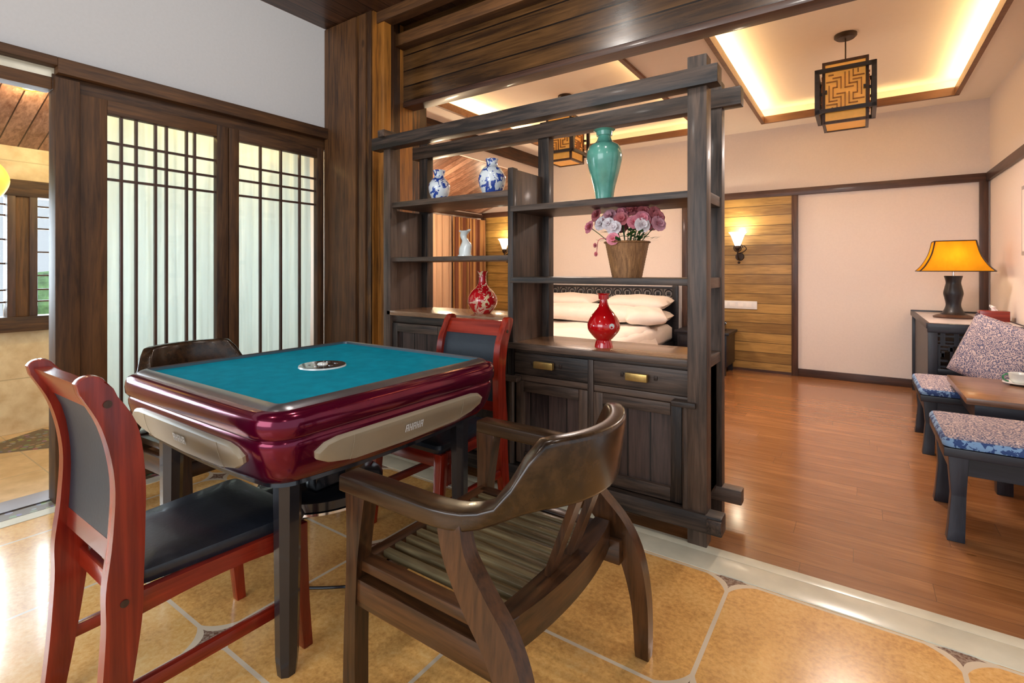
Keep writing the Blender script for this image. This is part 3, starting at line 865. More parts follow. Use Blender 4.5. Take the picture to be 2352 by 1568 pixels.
vase('floral_vase', [(0.050, 0.0), (0.066, 0.02), (0.088, 0.06), (0.088, 0.095), (0.066, 0.135), (0.036, 0.165), (0.024, 0.195), (0.023, 0.235), (0.032, 0.258)], 'red_floral', (-1.90, 2.44, 0.935), 'red bottle vase painted with pale blossoms on the raised left counter')
vase('blue_white_vase', [(0.040, 0), (0.048, 0.02), (0.068, 0.07), (0.070, 0.115), (0.050, 0.15), (0.034, 0.168), (0.036, 0.190), (0.042, 0.212)], 'blue_white', (-2.285, 2.47, 1.645), 'smaller blue and white porcelain vase, left one on the top left shelf', group=None)
vase('blue_white_vase', [(0.052, 0), (0.060, 0.02), (0.080, 0.075), (0.082, 0.12), (0.060, 0.165), (0.036, 0.185), (0.034, 0.205), (0.040, 0.228)], 'blue_white', (-1.835, 2.45, 1.645), 'larger blue and white porcelain vase, right one on the top left shelf', group=None)

# white porcelain figurine with a waisted twisting body
t = thing('porcelain_figurine', 'small white porcelain figurine on the middle left shelf', 'figurine', (-2.04, 2.44, 1.283))
bm = BM()
path = [(0.0, 0.0, 0.040), (0.0, 0.02, 0.042), (0.002, 0.05, 0.043), (0.010, 0.075, 0.038), (0.004, 0.100, 0.024), (-0.008, 0.118, 0.022), (-0.012, 0.135, 0.024), (-0.004, 0.150, 0.028), (0.004, 0.162, 0.034), (0.008, 0.166, 0.012)]
loops = [[(cx + r * math.cos(2 * PI * k / 24), 0.75 * r * math.sin(2 * PI * k / 24), z) for k in range(24)] for cx, z, r in smooth_prof(path, 4)]
loft(bm, loops); obj('body', bm, 'porcelain', t, ang=60)
bm = BM(); tube(bm, smooth_prof([(-0.012, 0, 0.15), (-0.035, 0, 0.162), (-0.046, 0, 0.165)], 4), 0.010, 8, 0.004); obj('arm', bm, 'porcelain', t)
bm = BM(); tube(bm, smooth_prof([(0.014, 0, 0.155), (0.032, 0, 0.166), (0.046, 0, 0.168)], 4), 0.010, 8, 0.004); obj('arm', bm, 'porcelain', t)
bm = BM(); lathe(bm, [(0.001, 0), (0.045, 0), (0.045, 0.012), (0.001, 0.012)], seg=20); obj('base', bm, 'porcelain', t)

# basket of flowers
t = thing('flower_basket', 'rattan basket full of pink and white flowers on the middle right shelf', 'flower basket', (-0.971, 2.44, 1.162))
bm = BM()
loops = []
for j in range(29):
    v = j / 28; r = 0.073 + 0.035 * v
    loops.append([((r + 0.0025 * math.sin(k * PI + j * PI)) * math.cos(2 * PI * k / 48), (r + 0.0025 * math.sin(k * PI + j * PI)) * math.sin(2 * PI * k / 48), 0.178 * v) for k in range(48)])
# woven look: alternate radius
loops = [[(x * (1 + 0.022 * ((k // 2 + j) % 2)), y * (1 + 0.022 * ((k // 2 + j) % 2)), z) for k, (x, y, z) in enumerate(lp)] for j, lp in enumerate(loops)]
loft(bm, loops); obj('basket', bm, 'rattan', t, ang=25)
bm = BM(); bmesh.ops.create_cone(bm, segments=8, radius1=0.001, radius2=0.001, depth=0.001)
bm.clear()
tube(bm, [(0.112 * math.cos(a * PI / 16), 0.112 * math.sin(a * PI / 16), 0.178) for a in range(33)], 0.005, 8); obj('rim', bm, 'rattan', t)
pets = {}
for nm, c in (('pink petal', (0.85, 0.27, 0.34)), ('rose petal', (0.62, 0.18, 0.20)), ('pale petal', (0.93, 0.74, 0.76)), ('mauve petal', (0.62, 0.30, 0.36))):
    MAT[nm] = plain(nm, c, 0.6, mottle=0.3, scale=60)
def bloom(bm, c, d, r):
    """ruffled double flower: rings of cupped petals around direction d"""
    c = Vector(c); d = Vector(d).normalized()
    q = d.to_track_quat('Z', 'Y')
    for ring, (rr, tilt, n) in enumerate(((1.0, 0.25, 9), (0.72, 0.75, 7), (0.42, 1.15, 5))):
        for k in range(n):
            a = 2 * PI * k / n + ring * 0.4
            ca, sa = math.cos(a), math.sin(a); pr = r * rr
            pts = []
            for (u, w) in ((0.0, 0.10), (0.5, 0.42), (0.92, 0.40), (1.0, 0.0), (0.92, -0.40), (0.5, -0.42), (0.0, -0.10)):
                rad = pr * u * math.cos(tilt); h = pr * u * math.sin(tilt) + 0.15 * r * ring - 0.10 * r * (abs(w) > 0.3)
                x = rad * ca - w * pr * sa; y = rad * sa + w * pr * ca
                pts.append(c + q @ Vector((x, y, h)))
            vs = [bm.verts.new(p) for p in pts]; bm.faces.new(vs)
    return bm
FL = [(-0.165, 0.0, 0.325, 'rose'), (-0.195, -0.02, 0.262, 'pink'), (-0.155, 0.01, 0.285, 'pink'), (-0.120, -0.04, 0.275, 'pale'), (-0.125, 0.03, 0.305, 'mauve'),
      (-0.08, -0.03, 0.310, 'mauve'), (-0.07, -0.07, 0.270, 'pale'), (-0.03, 0.0, 0.325, 'pink'), (0.005, 0.02, 0.340, 'rose'), (-0.035, -0.08, 0.246, 'pale'),
      (0.03, 0.03, 0.345, 'rose'), (0.085, 0.01, 0.330, 'rose'), (0.055, -0.05, 0.272, 'pink'), (0.095, -0.04, 0.288, 'pink'), (0.10, -0.06, 0.255, 'pale'),
      (0.135, 0.02, 0.320, 'rose'), (0.160, 0.0, 0.296, 'rose'), (0.165, -0.02, 0.262, 'mauve'), (0.11, 0.04, 0.300, 'pink'), (-0.01, -0.05, 0.292, 'rose'),
      (-0.10, 0.06, 0.285, 'rose'), (0.02, 0.07, 0.29, 'pale'), (0.09, 0.08, 0.27, 'pink'), (-0.06, 0.09, 0.26, 'mauve'), (-0.03, -0.105, 0.190, 'pink')]
for (x, y, z, kind) in FL:
    bm = BM(); bloom(bm, (x, y, z), (x * 2.0 + 0.12, -0.36 + y, 0.16), random.uniform(0.034, 0.042))
    obj('flower', bm, kind + ' petal', t, ang=20)
    bm = BM(); tube(bm, smooth_prof([(x * 0.25, y * 0.25, 0.13), (x * 0.6, y * 0.6, z - 0.06), (x, y, z)], 3), 0.0022, 6); obj('stem', bm, 'leaf', t)
bm = BM()
for k in range(90):
    a = random.uniform(0, 2 * PI); rr = random.uniform(0.04, 0.135)
    c = Vector((rr * math.cos(a), rr * math.sin(a) * 0.9, random.uniform(0.175, 0.235)))
    d = Vector((math.cos(a), math.sin(a), random.uniform(-0.2, 0.6))).normalized(); s = d.cross(Vector((0, 0, 1))).normalized()
    L = random.uniform(0.03, 0.05); w = L * 0.33
    bm.faces.new([bm.verts.new(c + p) for p in (d * 0, d * L * 0.5 + s * w, d * L, d * L * 0.5 - s * w)])
obj('foliage', bm, 'leaf', t)['kind'] = 'stuff'
bm = BM(); tube(bm, smooth_prof([(-0.09, -0.05, 0.20), (-0.13, -0.06, 0.19), (-0.14, -0.06, 0.12)], 4), 0.002, 6)
for (x, z) in ((-0.14, 0.12), (-0.145, 0.165)): bloom(bm, (x, -0.065, z), (-0.3, -1, 0), 0.013)
obj('trailing_sprig', bm, 'rose petal', t)

# ------------------------------------------------------------------ mahjong table
TX, TY = -1.89, 1.315
T = thing('mahjong_table', 'square mahjong table with teal felt top and glossy maroon body', 'game table', (TX * 0.955, TY * 0.955, 0))
T.scale = (0.955, 0.955, 1.022)
bm = BM(); loft(bm, [rrect(0.475, 0.475, 0.02, 0.775), rrect(0.475, 0.475, 0.02, 0.7905)]); obj('felt_top', bm, 'felt', T)
bm = BM()
loft(bm, [rrect(0.476, 0.476, 0.02, 0.77), rrect(0.476, 0.476, 0.02, 0.800), rrect(0.482, 0.482, 0.025, 0.804), rrect(0.508, 0.508, 0.055, 0.797), rrect(0.520, 0.520, 0.07, 0.788), rrect(0.515, 0.515, 0.065, 0.77)], closed=True)
obj('rim_trim', bm, 'gray_metal', T)
bm = BM()
P = [(0.500, 0.06, 0.764), (0.505, 0.06, 0.792), (0.528, 0.08, 0.789), (0.547, 0.10, 0.781), (0.555, 0.11, 0.768), (0.557, 0.11, 0.748), (0.555, 0.11, 0.726), (0.547, 0.105, 0.716), (0.541, 0.10, 0.713), (0.544, 0.10, 0.708),
     (0.546, 0.10, 0.700), (0.545, 0.10, 0.685), (0.536, 0.095, 0.650), (0.522, 0.09, 0.610), (0.500, 0.085, 0.582), (0.485, 0.08, 0.576)]
loft(bm, [rrs(h, r, z, max(0, (0.70 - z) * 0.12)) for h, r, z in P]); obj('body', bm, 'maroon', T, ang=50)
bm = BM(); loft(bm, [rrs(0.488, 0.08, 0.580, 0.014), rrs(0.490, 0.08, 0.566, 0.014), rrs(0.47, 0.08, 0.560, 0.012)]); obj('underframe', bm, 'black_gloss', T)
# beige panels on the sloping lower body
def side_panel(rz, mark=True):
    bm = BM()
    top, bot = Vector((0.549, 0, 0.697)), Vector((0.518, 0, 0.604))
    out = [(-0.33, 0.93), (0.33, 0.93), (0.375, 0.86), (0.405, 0.66), (0.40, 0.45), (0.35, 0.20), (0.25, 0.03), (0.0, 0.0), (-0.25, 0.03), (-0.35, 0.20), (-0.40, 0.45), (-0.405, 0.66), (-0.375, 0.86)]
    nrm = Vector((0.94, 0, -0.32)).normalized()
    def P(u, v, d):
        b_ = bot - Vector((0, 0, 0.012 * max(0, 1 - (u / 0.42) ** 2)))
        p = b_.lerp(top, v) + nrm * (d + 0.006 * math.sin(PI * v)); return Vector((p.x, u, p.z))
    a = [bm.verts.new(P(u, v, -0.012)) for u, v in out]
    c = [bm.verts.new(P(u, v, 0.006)) for u, v in out]
    e = [bm.verts.new(P(u * 0.975, 0.5 + (v - 0.5) * 0.9, 0.012)) for u, v in out]
    n = len(out)
    for i in range(n):
        j = (i + 1) % n
        bm.faces.new((a[i], a[j], c[j], c[i])); bm.faces.new((c[i], c[j], e[j], e[i]))
    bm.faces.new(e); bm.faces.new(a[::-1])
    o = obj('side_panel', bm, 'beige', T, label='beige plastic panel'); o.rotation_euler = (0, 0, rz)
    # seams
    for u in (-0.27, 0.27):
        bm = BM()
        for k in range(4):
            v0, v1 = 0.1 + k * 0.2, 0.3 + k * 0.2
            p, q = P(u, v0, 0.0125), P(u, v1, 0.0125); bar(bm, p, q, 0.0016, 0.0012, up=nrm)
        obj('seam', bm, 'beige', o)
    if mark:
        # small white lettering, unreadable at this size: a row of five glyph strokes
        bm = BM()
        for k in range(5):
            u = -0.036 + k * 0.018
            z0, z1 = 0.42, 0.66
            def S(u0, v0, u1, v1): bar(bm, P(u0, v0, 0.013), P(u1, v1, 0.013), 0.0035, 0.0012, up=nrm)
            S(u - 0.005, z0, u - 0.005, z1); S(u + 0.005, z0, u + 0.005, z1)
            if k % 2 == 0: S(u - 0.005, z1 - 0.02, u + 0.005, z1 - 0.02)
            S(u - 0.005, 0.54, u + 0.005, 0.54)
        obj('lettering', bm, 'white_plastic', o, label='small white lettering')
for rz in (0, PI / 2, PI, -PI / 2): side_panel(rz)
# legs: octagonal, tapering, with copper coloured collars
for sx in (-1, 1):
    for sy in (-1, 1):
        bm = BM()
        def oct_(h, z, cx, cy):
            k = h * 0.42
            return [(cx + x, cy + y, z) for x, y in ((h, -k), (h, k), (k, h), (-k, h), (-h, k), (-h, -k), (-k, -h), (k, -h))]
        loft(bm, [oct_(0.026, 0.0, sx * 0.416, sy * 0.416), oct_(0.032, 0.05, sx * 0.415, sy * 0.415), oct_(0.039, 0.56, sx * 0.412, sy * 0.412), oct_(0.040, 0.62, sx * 0.412, sy * 0.412)])
        lg = obj('leg', bm, 'leg_gray', T)
        bm = BM(); loft(bm, [oct_(0.042, 0.555, sx * 0.412, sy * 0.412), oct_(0.050, 0.60, sx * 0.418, sy * 0.418)]); obj('collar', bm, 'maroon', lg)
# centre dial
D = BM(); lathe(D, [(0.001, 0.7905), (0.098, 0.7905), (0.096, 0.796), (0.001, 0.797)], seg=40); dial = obj('dial', D, 'porcelain', T, label='round white dice dial')
D = BM(); lathe(D, [(0.089, 0.7950), (0.094, 0.7955), (0.094, 0.7975), (0.089, 0.7980)], seg=40); obj('ring', D, 'black_gloss', dial)
for k in range(6):
    D = BM(); a = k * PI / 3; box(D, 0.055 * math.cos(a) - 0.008, 0.055 * math.cos(a) + 0.008, 0.055 * math.sin(a) - 0.006, 0.055 * math.sin(a) + 0.006, 0.7965, 0.7995, b=0.002)
    obj('button', D, 'gray_metal', dial)
D = BM(); lathe(D, [(0.001, 0.796), (0.024, 0.796), (0.018, 0.804), (0.001, 0.807)], seg=20); obj('dome', D, 'porcelain', dial)
# machine housing and round tray below
bm = BM(); box(bm, -0.22, 0.22, -0.20, 0.20, 0.49, 0.56, b=0.01); lathe(bm, [(0.001, 0.34), (0.05, 0.34), (0.05, 0.5), (0.001, 0.5)], seg=20)
box(bm, 0.06, 0.13, -0.12, 0.02, 0.36, 0.5, b=0.006); box(bm, -0.16, -0.08, 0.0, 0.1, 0.36, 0.5, b=0.006)
obj('machine_housing', bm, 'black_gloss', T)
bm = BM(); lathe(bm, [(0.001, 0.312), (0.235, 0.305), (0.25, 0.315), (0.25, 0.345), (0.235, 0.355), (0.001, 0.35)], seg=48); obj('round_tray', bm, 'black_gloss', T)
bm = BM(); lathe(bm, [(0.242, 0.300), (0.252, 0.300), (0.252, 0.309), (0.242, 0.309)], seg=48); obj('tray_trim', bm, 'chrome', T)
bm = BM(); tube(bm, [(0.05, -0.12, 0.315), (0.05, -0.12, 0.25)], 0.03, 14); obj('socket', bm, 'black_gloss', T)
bm = BM()
tube(bm, smooth_prof([(0.05, -0.12, 0.255), (0.035, -0.135, 0.20), (0.0, -0.16, 0.13), (0.0, -0.19, 0.06), (0.05, -0.18, 0.02), (0.12, -0.14, 0.012), (0.25, -0.03, 0.010), (0.36, 0.1, 0.010)], 6), 0.0055, 8)
obj('power_cord', bm, 'black_gloss', T)

# ------------------------------------------------------------------ red dining chairs
def make_red_chair():
    t = thing('dining_chair', '', 'chair')
    spine = smooth_prof([(-0.262, 0.0), (-0.240, 0.16), (-0.222, 0.34), (-0.220, 0.44), (-0.212, 0.56), (-0.210, 0.70), (-0.232, 0.83), (-0.285, 0.93)], 5)
    wd = smooth_prof([(0.046, 0), (0.058, 0.16), (0.072, 0.34), (0.076, 0.44), (0.066, 0.56), (0.062, 0.70), (0.068, 0.82), (0.058, 0.93)], 5)
    def outline():
        L, Rr = [], []
        for i, ((y, z), (w, _)) in enumerate(zip(spine, wd)):
            L.append((y - w / 2, z)); Rr.append((y + w / 2, z))
        cap = [(spine[-1][0] + 0.029 * math.cos(R(q)), 0.932 + 0.024 * math.sin(R(q))) for q in range(20, 170, 20)]
        return L, Rr, cap
    L, Rr, cap = outline()
    L = L[:-1]; Rr = Rr[:-1]
    for s in (-1, 1):
        bm = BM(); x0 = s * 0.195
        prism(bm, Rr + cap + L[::-1], 'x', x0 - 0.018, x0 + 0.018)
        bevel_new(bm, [f for f in bm.faces if len(f.verts) > 6], 0.005)
        p = obj('back_post', bm, 'cherry_z', t)
        for (yy, zz) in ((-0.255, 0.885), (-0.222, 0.40)):
            obj('plug', tube(BM(), [(x0 + s * 0.017, yy, zz), (x0 + s * 0.021, yy, zz)], 0.009, 12), 'trim_z', p, label='darker round wooden plug')
    def strip(z0, z1, th, x, off=0.0, n=8):
        """curved board following the back line"""
        def yc(z):
            for (a, b_), (c, d_) in zip(spine[:-1], spine[1:]):
                if b_ <= z <= d_: return a + (c - a) * (z - b_) / max(1e-6, d_ - b_)
            return spine[-1][0]
        F_ = [(yc(z0 + (z1 - z0) * k / n) + th / 2 + off, z0 + (z1 - z0) * k / n) for k in range(n + 1)]
        B_ = [(y - th, z) for y, z in F_]
        return prism(BM(), F_ + B_[::-1], 'x', -x, x)
    obj('back_pad', strip(0.525, 0.865, 0.028, 0.178), 'leather_slate', t, label='slate black padded back panel')
    obj('back_rail', strip(0.862, 0.935, 0.034, 0.178), 'cherry_x', t)
    obj('back_rail', strip(0.480, 0.530, 0.030, 0.178), 'cherry_x', t)
    # seat pad, domed
    bm = BM()
    def ring(hx0, hx1, y0, y1, z):
        pts = []
        base = [(-hx0, y0), (hx0, y0), (hx1, y1), (-hx1, y1)]
        r = 0.03
        for i in range(4):
            p = Vector(base[i]); a = (Vector(base[i - 1]) - p).normalized() * r; c = (Vector(base[(i + 1) % 4]) - p).normalized() * r
            for k in range(5):
                tt = k / 4
                q = (p + a) * (1 - tt) ** 2 + p * 2 * tt * (1 - tt) + (p + c) * tt ** 2
                pts.append((q.x, q.y, z))
        return pts
    loft(bm, [ring(0.172, 0.215, -0.185, 0.255, 0.405), ring(0.178, 0.222, -0.19, 0.262, 0.425), ring(0.174, 0.218, -0.186, 0.256, 0.440), ring(0.155, 0.198, -0.165, 0.235, 0.449), ring(0.09, 0.11, -0.1, 0.16, 0.453)])
    obj('seat', bm, 'leather', t, label='black padded seat')
    # aprons
    for s in (-1, 1):
        bm = BM(); n = 8
        top = [(-0.20 + 0.44 * k / n, 0.405) for k in range(n + 1)]
        bot = [(-0.20 + 0.44 * k / n, 0.345 + 0.016 * math.sin(PI * k / n)) for k in range(n + 1)]
        prism(bm, top + bot[::-1], 'x', -0.012, 0.012, b=0.002)
        for v in bm.verts: v.co.x += s * (0.188 + (v.co.y + 0.2) * 0.055)
        obj('apron', bm, 'cherry_y', t)
    bm = BM(); box(bm, -0.205, 0.205, 0.228, 0.250, 0.345, 0.405, b=0.003); obj('apron', bm, 'cherry_x', t)
    bm = BM(); box(bm, -0.178, 0.178, -0.205, -0.185, 0.355, 0.405, b=0.003); obj('apron', bm, 'cherry_x', t)
    for s in (-1, 1):
        bm = BM()
        loops = []
        for (z, w, yy) in ((0.0, 0.032, 0.265), (0.15, 0.036, 0.250), (0.34, 0.044, 0.236), (0.405, 0.046, 0.234)):
            loops.append([(s * 0.205 + a * w / 2, yy + b_ * w / 2, z) for a, b_ in ((-1, -1), (1, -1), (1, 1), (-1, 1))])
        loft(bm, loops); bevel_new(bm, list(bm.faces), 0.004)
        obj('leg', bm, 'cherry_z', t)
        bm = BM(); bar(bm, (s * 0.193, -0.235, 0.165), (s * 0.203, 0.245, 0.165), 0.022, 0.034, b=0.003); obj('stretcher', bm, 'cherry_y', t)
    return t
rc = make_red_chair()
rc.location = (-1.665, 0.69, 0)
rc['label'] = 'glossy red wooden chair with black pad, nearest on the left'
rc['group'] = 'red chairs at the mahjong table'
c2 = copy_tree(rc); c2.location = (-1.70, 1.86, 0); c2.rotation_euler = (0, 0, PI)
c2['label'] = 'glossy red wooden chair behind the mahjong table, in front of the display shelf'

# ------------------------------------------------------------------ round back ring chairs (face -X)
def make_ring_chair():
    t = thing('armchair', '', 'chair')
    cx, r = 0.0, 0.295
    # path of the U: near arm tip -> back -> far arm tip
    path = []
    n1, n2 = 8, 28
    for k in range(n1): path.append((-0.30 + (cx + 0.30) * k / n1, -r - 0.004 * 0, -90.0, 0))
    for k in range(n2 + 1):
        a = -90 + 180 * k / n2; path.append((cx + (r + 0.015 * math.cos(R(a))) * math.cos(R(a)), r * math.sin(R(a)), a, 1))
    for k in range(1, n1 + 1): path.append((cx - (cx + 0.30) * k / n1, r, 90.0, 0))
    loops = []
    for i, (x, y, a, onarc) in enumerate(path):
        ca, sa = math.cos(R(a)), math.sin(R(a))
        q = abs(a)
        s = 0.0 if not onarc else max(0.0, min(1.0, (74 - q) / 36.0)); s = s * s * (3 - 2 * s)
        s2 = 0.0 if not onarc else max(0.0, min(1.0, (60 - q) / 24.0)); s2 = s2 * s2 * (3 - 2 * s2)
        top = 0.650 + 0.040 * s + 0.128 * s2; bot = 0.606 + 0.044 * s
        w = 0.070 - 0.020 * s
        if i < 2 or i > len(path) - 3: w *= 0.97
        lean = 0.022 * s
        # rounded section
        sec = []
        hz = (top - bot) / 2; zc = (top + bot) / 2; hw = w / 2
        rr = min(hz, hw) * (0.30 + 0.25 * s)
        for (sx, sz, a0) in ((1, 1, 0), (-1, 1, 90), (-1, -1, 180), (1, -1, 270)):
            for k in range(4):
                b_ = R(a0 + 30 * k)
                ou = sx * (hw - rr) + rr * math.cos(b_); oz = sz * (hz - rr) + rr * math.sin(b_)
                zz = zc + oz
                rad = ou + lean * ((zz - bot) / max(0.01, top - bot))
                sec.append((x + rad * ca, y + rad * sa, zz))
        loops.append(sec)
    bm = BM(); loft(bm, loops); obj('arm_and_back_rail', bm, 'crest', t, ang=50, label='curved one piece arm and back rail')
    def plank(pts, ws, y0, th, name, mat='ring_z'):
        pts = smooth_prof(pts, 5); ws = [w for w, in smooth_prof([(w,) for w in ws], 5)]
        L, Rr = [], []
        for i, p in enumerate(pts):
            a = Vector(pts[max(i - 1, 0)]); c = Vector(pts[min(i + 1, len(pts) - 1)])
            d = (c - a).normalized(); nn = Vector((-d.y, d.x))
            L.append(tuple(Vector(p) + nn * ws[i] / 2)); Rr.append(tuple(Vector(p) - nn * ws[i] / 2))
        bm = prism(BM(), L + Rr[::-1], 'y', y0 - th / 2, y0 + th / 2)
        bevel_new(bm, [f for f in bm.faces if len(f.verts) > 6], 0.006)
        if name == 'rear_leg':
            sg = 1 if y0 > 0 else -1
            for v in bm.verts: v.co.y += sg * (0.62 - v.co.z) * 0.085
        return obj(name, bm, mat, t)
    for s in (-1, 1):
        plank([(-0.262, 0.612), (-0.268, 0.52), (-0.276, 0.40), (-0.285, 0.22), (-0.288, 0.0)], [0.082, 0.060, 0.044, 0.046, 0.052], s * 0.285, 0.046, 'front_leg')
        plank([(0.075, 0.615), (0.100, 0.545), (0.160, 0.470), (0.225, 0.400), (0.272, 0.310), (0.297, 0.17), (0.298, 0.0)], [0.070, 0.066, 0.074, 0.078, 0.068, 0.052, 0.042], s * 0.292, 0.044, 'rear_leg')
        bm = BM(); box(bm, -0.275, 0.25, s * 0.285 - 0.018, s * 0.285 + 0.018, 0.300, 0.372, b=0.004); obj('side_rail', bm, 'ring_x', t)
        bm = BM(); box(bm, -0.270, 0.17, s * 0.262 - 0.030, s * 0.262 + 0.012, 0.390, 0.418, b=0.004); obj('seat_frame', bm, 'ring_x', t)
    bm = BM(); box(bm, -0.285, -0.245, -0.265, 0.265, 0.385, 0.418, b=0.004); obj('seat_frame', bm, 'ring_y', t)
    bm = BM(); box(bm, -0.280, -0.255, -0.265, 0.265, 0.310, 0.372, b=0.004); obj('front_rail', bm, 'ring_y', t)
    # curved rear rail
    n = 14; pts_o, pts_i = [], []
    for k in range(n + 1):
        v = -1 + 2 * k / n; y = v * 0.278; bul = 0.030 * (1 - v * v)
        pts_o.append((0.215 + bul, y)); pts_i.append((0.165 + bul * 0.4, y))
    bm = prism(BM(), pts_o + pts_i[::-1], 'z', 0.345, 0.425, b=0.004); obj('rear_rail', bm, 'ring_y', t)
    for k in range(11):
        y = -0.212 + 0.0424 * k
        bm = BM(); box(bm, -0.25, 0.178, y - 0.0115, y + 0.0115, 0.398, 0.416, b=0.003); obj('slat', bm, 'slat_wood', t)
    for y in (-0.058, 0.058):
        pts = smooth_prof([(0.195, 0.42), (0.225, 0.50), (0.255, 0.58), (0.288, 0.67)], 5)
        a_ = [(x - 0.009, z) for x, z in pts]; b_ = [(x + 0.009, z) for x, z in pts]
        bm = prism(BM(), a_ + b_[::-1], 'y', y - 0.022, y + 0.022); obj('back_splat', bm, 'ring_z', t)
    return t
MAT['slat_wood'] = wood('olive slat wood', (0.050, 0.036, 0.018), (0.21, 0.165, 0.085), 'x', rough=0.3, coat=0.4, bmp=0.05)
ac = make_ring_chair()
ac.location = (-0.85, 1.18, 0)
ac['label'] = 'dark wood armchair with curved round back and slatted seat, nearest to the camera'
ac['group'] = 'round back armchairs at the mahjong table'
a2 = copy_tree(ac); a2.location = (-2.65, 1.24, 0); a2.rotation_euler = (0, 0, PI + 0.05)
a2['label'] = 'dark round back armchair beyond the mahjong table, before the lattice doors'

# ------------------------------------------------------------------ bedroom
# bed
B = thing('bed', 'double bed with carved dark headboard and white bedding behind the display shelf', 'bed', (-2.87, 5.3, 0))
bm = BM(); box(bm, -0.93, 0.93, -0.90, 1.18, 0.10, 0.30, b=0.01)
for sx in (-1, 1):
    for sy in (-0.8, 1.1): box(bm, sx * 0.85 - 0.04, sx * 0.85 + 0.04, sy - 0.04, sy + 0.04, 0, 0.12)
obj('bed_frame', bm, 'ebony_x', B)
bm = BM(); loft(bm, [rrect(0.90, 1.02, 0.08, 0.30, cy=0.13), rrect(0.92, 1.04, 0.08, 0.34, cy=0.13), rrect(0.92, 1.04, 0.08, 0.47, cy=0.13), rrect(0.88, 1.0, 0.08, 0.51, cy=0.13)]); obj('mattress', bm, 'linen', B, ang=70)
bm = BM()
def dv(u, v):
    x = -0.98 + 1.96 * u; y = -0.95 + 1.42 * v
    d = max(0, abs(x) - 0.86)
    return (x, y, 0.545 - d * 2.2 + 0.012 * math.sin(x * 9 + y * 4) + 0.01 * math.sin(y * 14))
sheet(bm, dv, 40, 24, 0.03); obj('duvet', bm, 'linen', B, ang=80)
bm = BM()
HX, HY = 0.93, 1.225
for sx in (-1, 1): box(bm, sx * HX - 0.035, sx * HX + 0.035, HY - 0.035, HY + 0.02, 0, 1.0, b=0.005)
box(bm, -HX, HX, HY - 0.03, HY + 0.015, 0.955, 0.985, b=0.004); box(bm, -HX, HX, HY - 0.03, HY + 0.015, 0.80, 0.83, b=0.004); box(bm, -HX, HX, HY - 0.02, HY + 0.01, 0.2, 0.80)
hb = obj('headboard', bm, 'ebony_x', B)
bm = BM()
for k in range(13):
    x = -0.84 + k * 0.14
    tube(bm, [(x + 0.052 * math.cos(a * PI / 9), HY - 0.005, 0.893 + 0.052 * math.sin(a * PI / 9)) for a in range(19)], 0.008, 6)
    lathe(bm, [(0.001, -0.01), (0.03, -0.01), (0.03, 0.01), (0.001, 0.01)], seg=12) if False else None
    box(bm, x - 0.024, x + 0.024, HY - 0.012, HY + 0.002, 0.868, 0.918, b=0.008)
    if k < 12:
        box(bm, x + 0.066, x + 0.074, HY - 0.012, HY + 0.002, 0.83, 0.955)
obj('fretwork', bm, 'ebony_z', hb)
def pillow(loc, w, d, h, rz, rx, label):
    bm = BM(); n = 18
    def f(sgn):
        def g(u, v):
            a, c = 2 * u - 1, 2 * v - 1
            k = (1 - abs(a) ** 3.2) * (1 - abs(c) ** 3.2); k = max(0, k) ** 0.42
            pin = 1 - 0.06 * (a * a * c * c)
            sx = a * w / 2 * (1 - 0.05 * (1 - abs(c)) * abs(a)); 
            return (sx * pin, c * d / 2 * pin, sgn * h / 2 * k + 0.006 * math.sin(a * 7 + c * 3) * k)
        return g
    sheet(bm, f(1), n, n); sheet(bm, f(-1), n, n)
    bmesh.ops.remove_doubles(bm, verts=bm.verts, dist=1e-4)
    o = solo('pillow', bm, 'linen', label, 'pillow', group='white pillows stacked on the bed', ang=80)
    o.location = loc; o.rotation_euler = (rx, 0, rz)
    return o
pillow((-3.33, 6.15, 0.615), 0.92, 0.50, 0.17, 0, 0.06, 'white pillow, bottom one of the left stack at the headboard')
pillow((-3.33, 6.20, 0.79), 0.92, 0.50, 0.17, 0, 0.10, 'white pillow, topmost of the left stack at the headboard')
pillow((-2.33, 6.15, 0.615), 0.88, 0.50, 0.17, 0, 0.06, 'white pillow, bottom one of the right stack at the headboard')
pillow((-2.33, 6.20, 0.79), 0.86, 0.50, 0.17, 0, 0.10, 'white pillow, topmost of the right stack at the headboard')
pillow((-2.85, 5.78, 0.67), 1.45, 0.34, 0.19, 0, 0.25, 'long white pillow leaning before the two pillow stacks')
pillow((-2.10, 5.82, 0.66), 0.50, 0.42, 0.17, 0.5, 0.2, 'white pillow slumping over the right edge of the bed')

N = thing('nightstand', 'dark bedside cabinet beside the bed under the wall sconce', 'nightstand', (-1.53, 6.27, 0))
bm = BM(); box(bm, -0.25, 0.30, -0.22, 0.24, 0.10, 0.46, b=0.006)
for sx in (-0.21, 0.26):
    for sy in (-0.18, 0.20): box(bm, sx - 0.025, sx + 0.025, sy - 0.025, sy + 0.025, 0, 0.12)
obj('body', bm, 'ebony_x', N)
bm = BM(); box(bm, -0.28, 0.33, -0.25, 0.245, 0.46, 0.49, b=0.006); obj('top', bm, 'ebony_x', N)
for z in (0.13, 0.30):
    bm = BM(); box(bm, -0.22, 0.27, -0.232, -0.218, z, z + 0.14, b=0.004); d = obj('drawer', bm, 'ebony_x', N)
    bm = BM(); bmesh.ops.create_uvsphere(bm, u_segments=12, v_segments=8, radius=0.014)
    k = obj('knob', bm, 'brass', d); k.location = (0.025, -0.242, z + 0.07)
S = thing('telephone', 'dark telephone on the bedside cabinet', 'telephone', (-1.36, 6.2, 0.49))
bm = BM(); prism(bm, [(-0.09, 0.0), (0.10, 0.0), (0.10, 0.07), (0.04, 0.08), (-0.09, 0.03)], 'x', -0.08, 0.08, b=0.006); obj('body', bm, 'black_gloss', S)
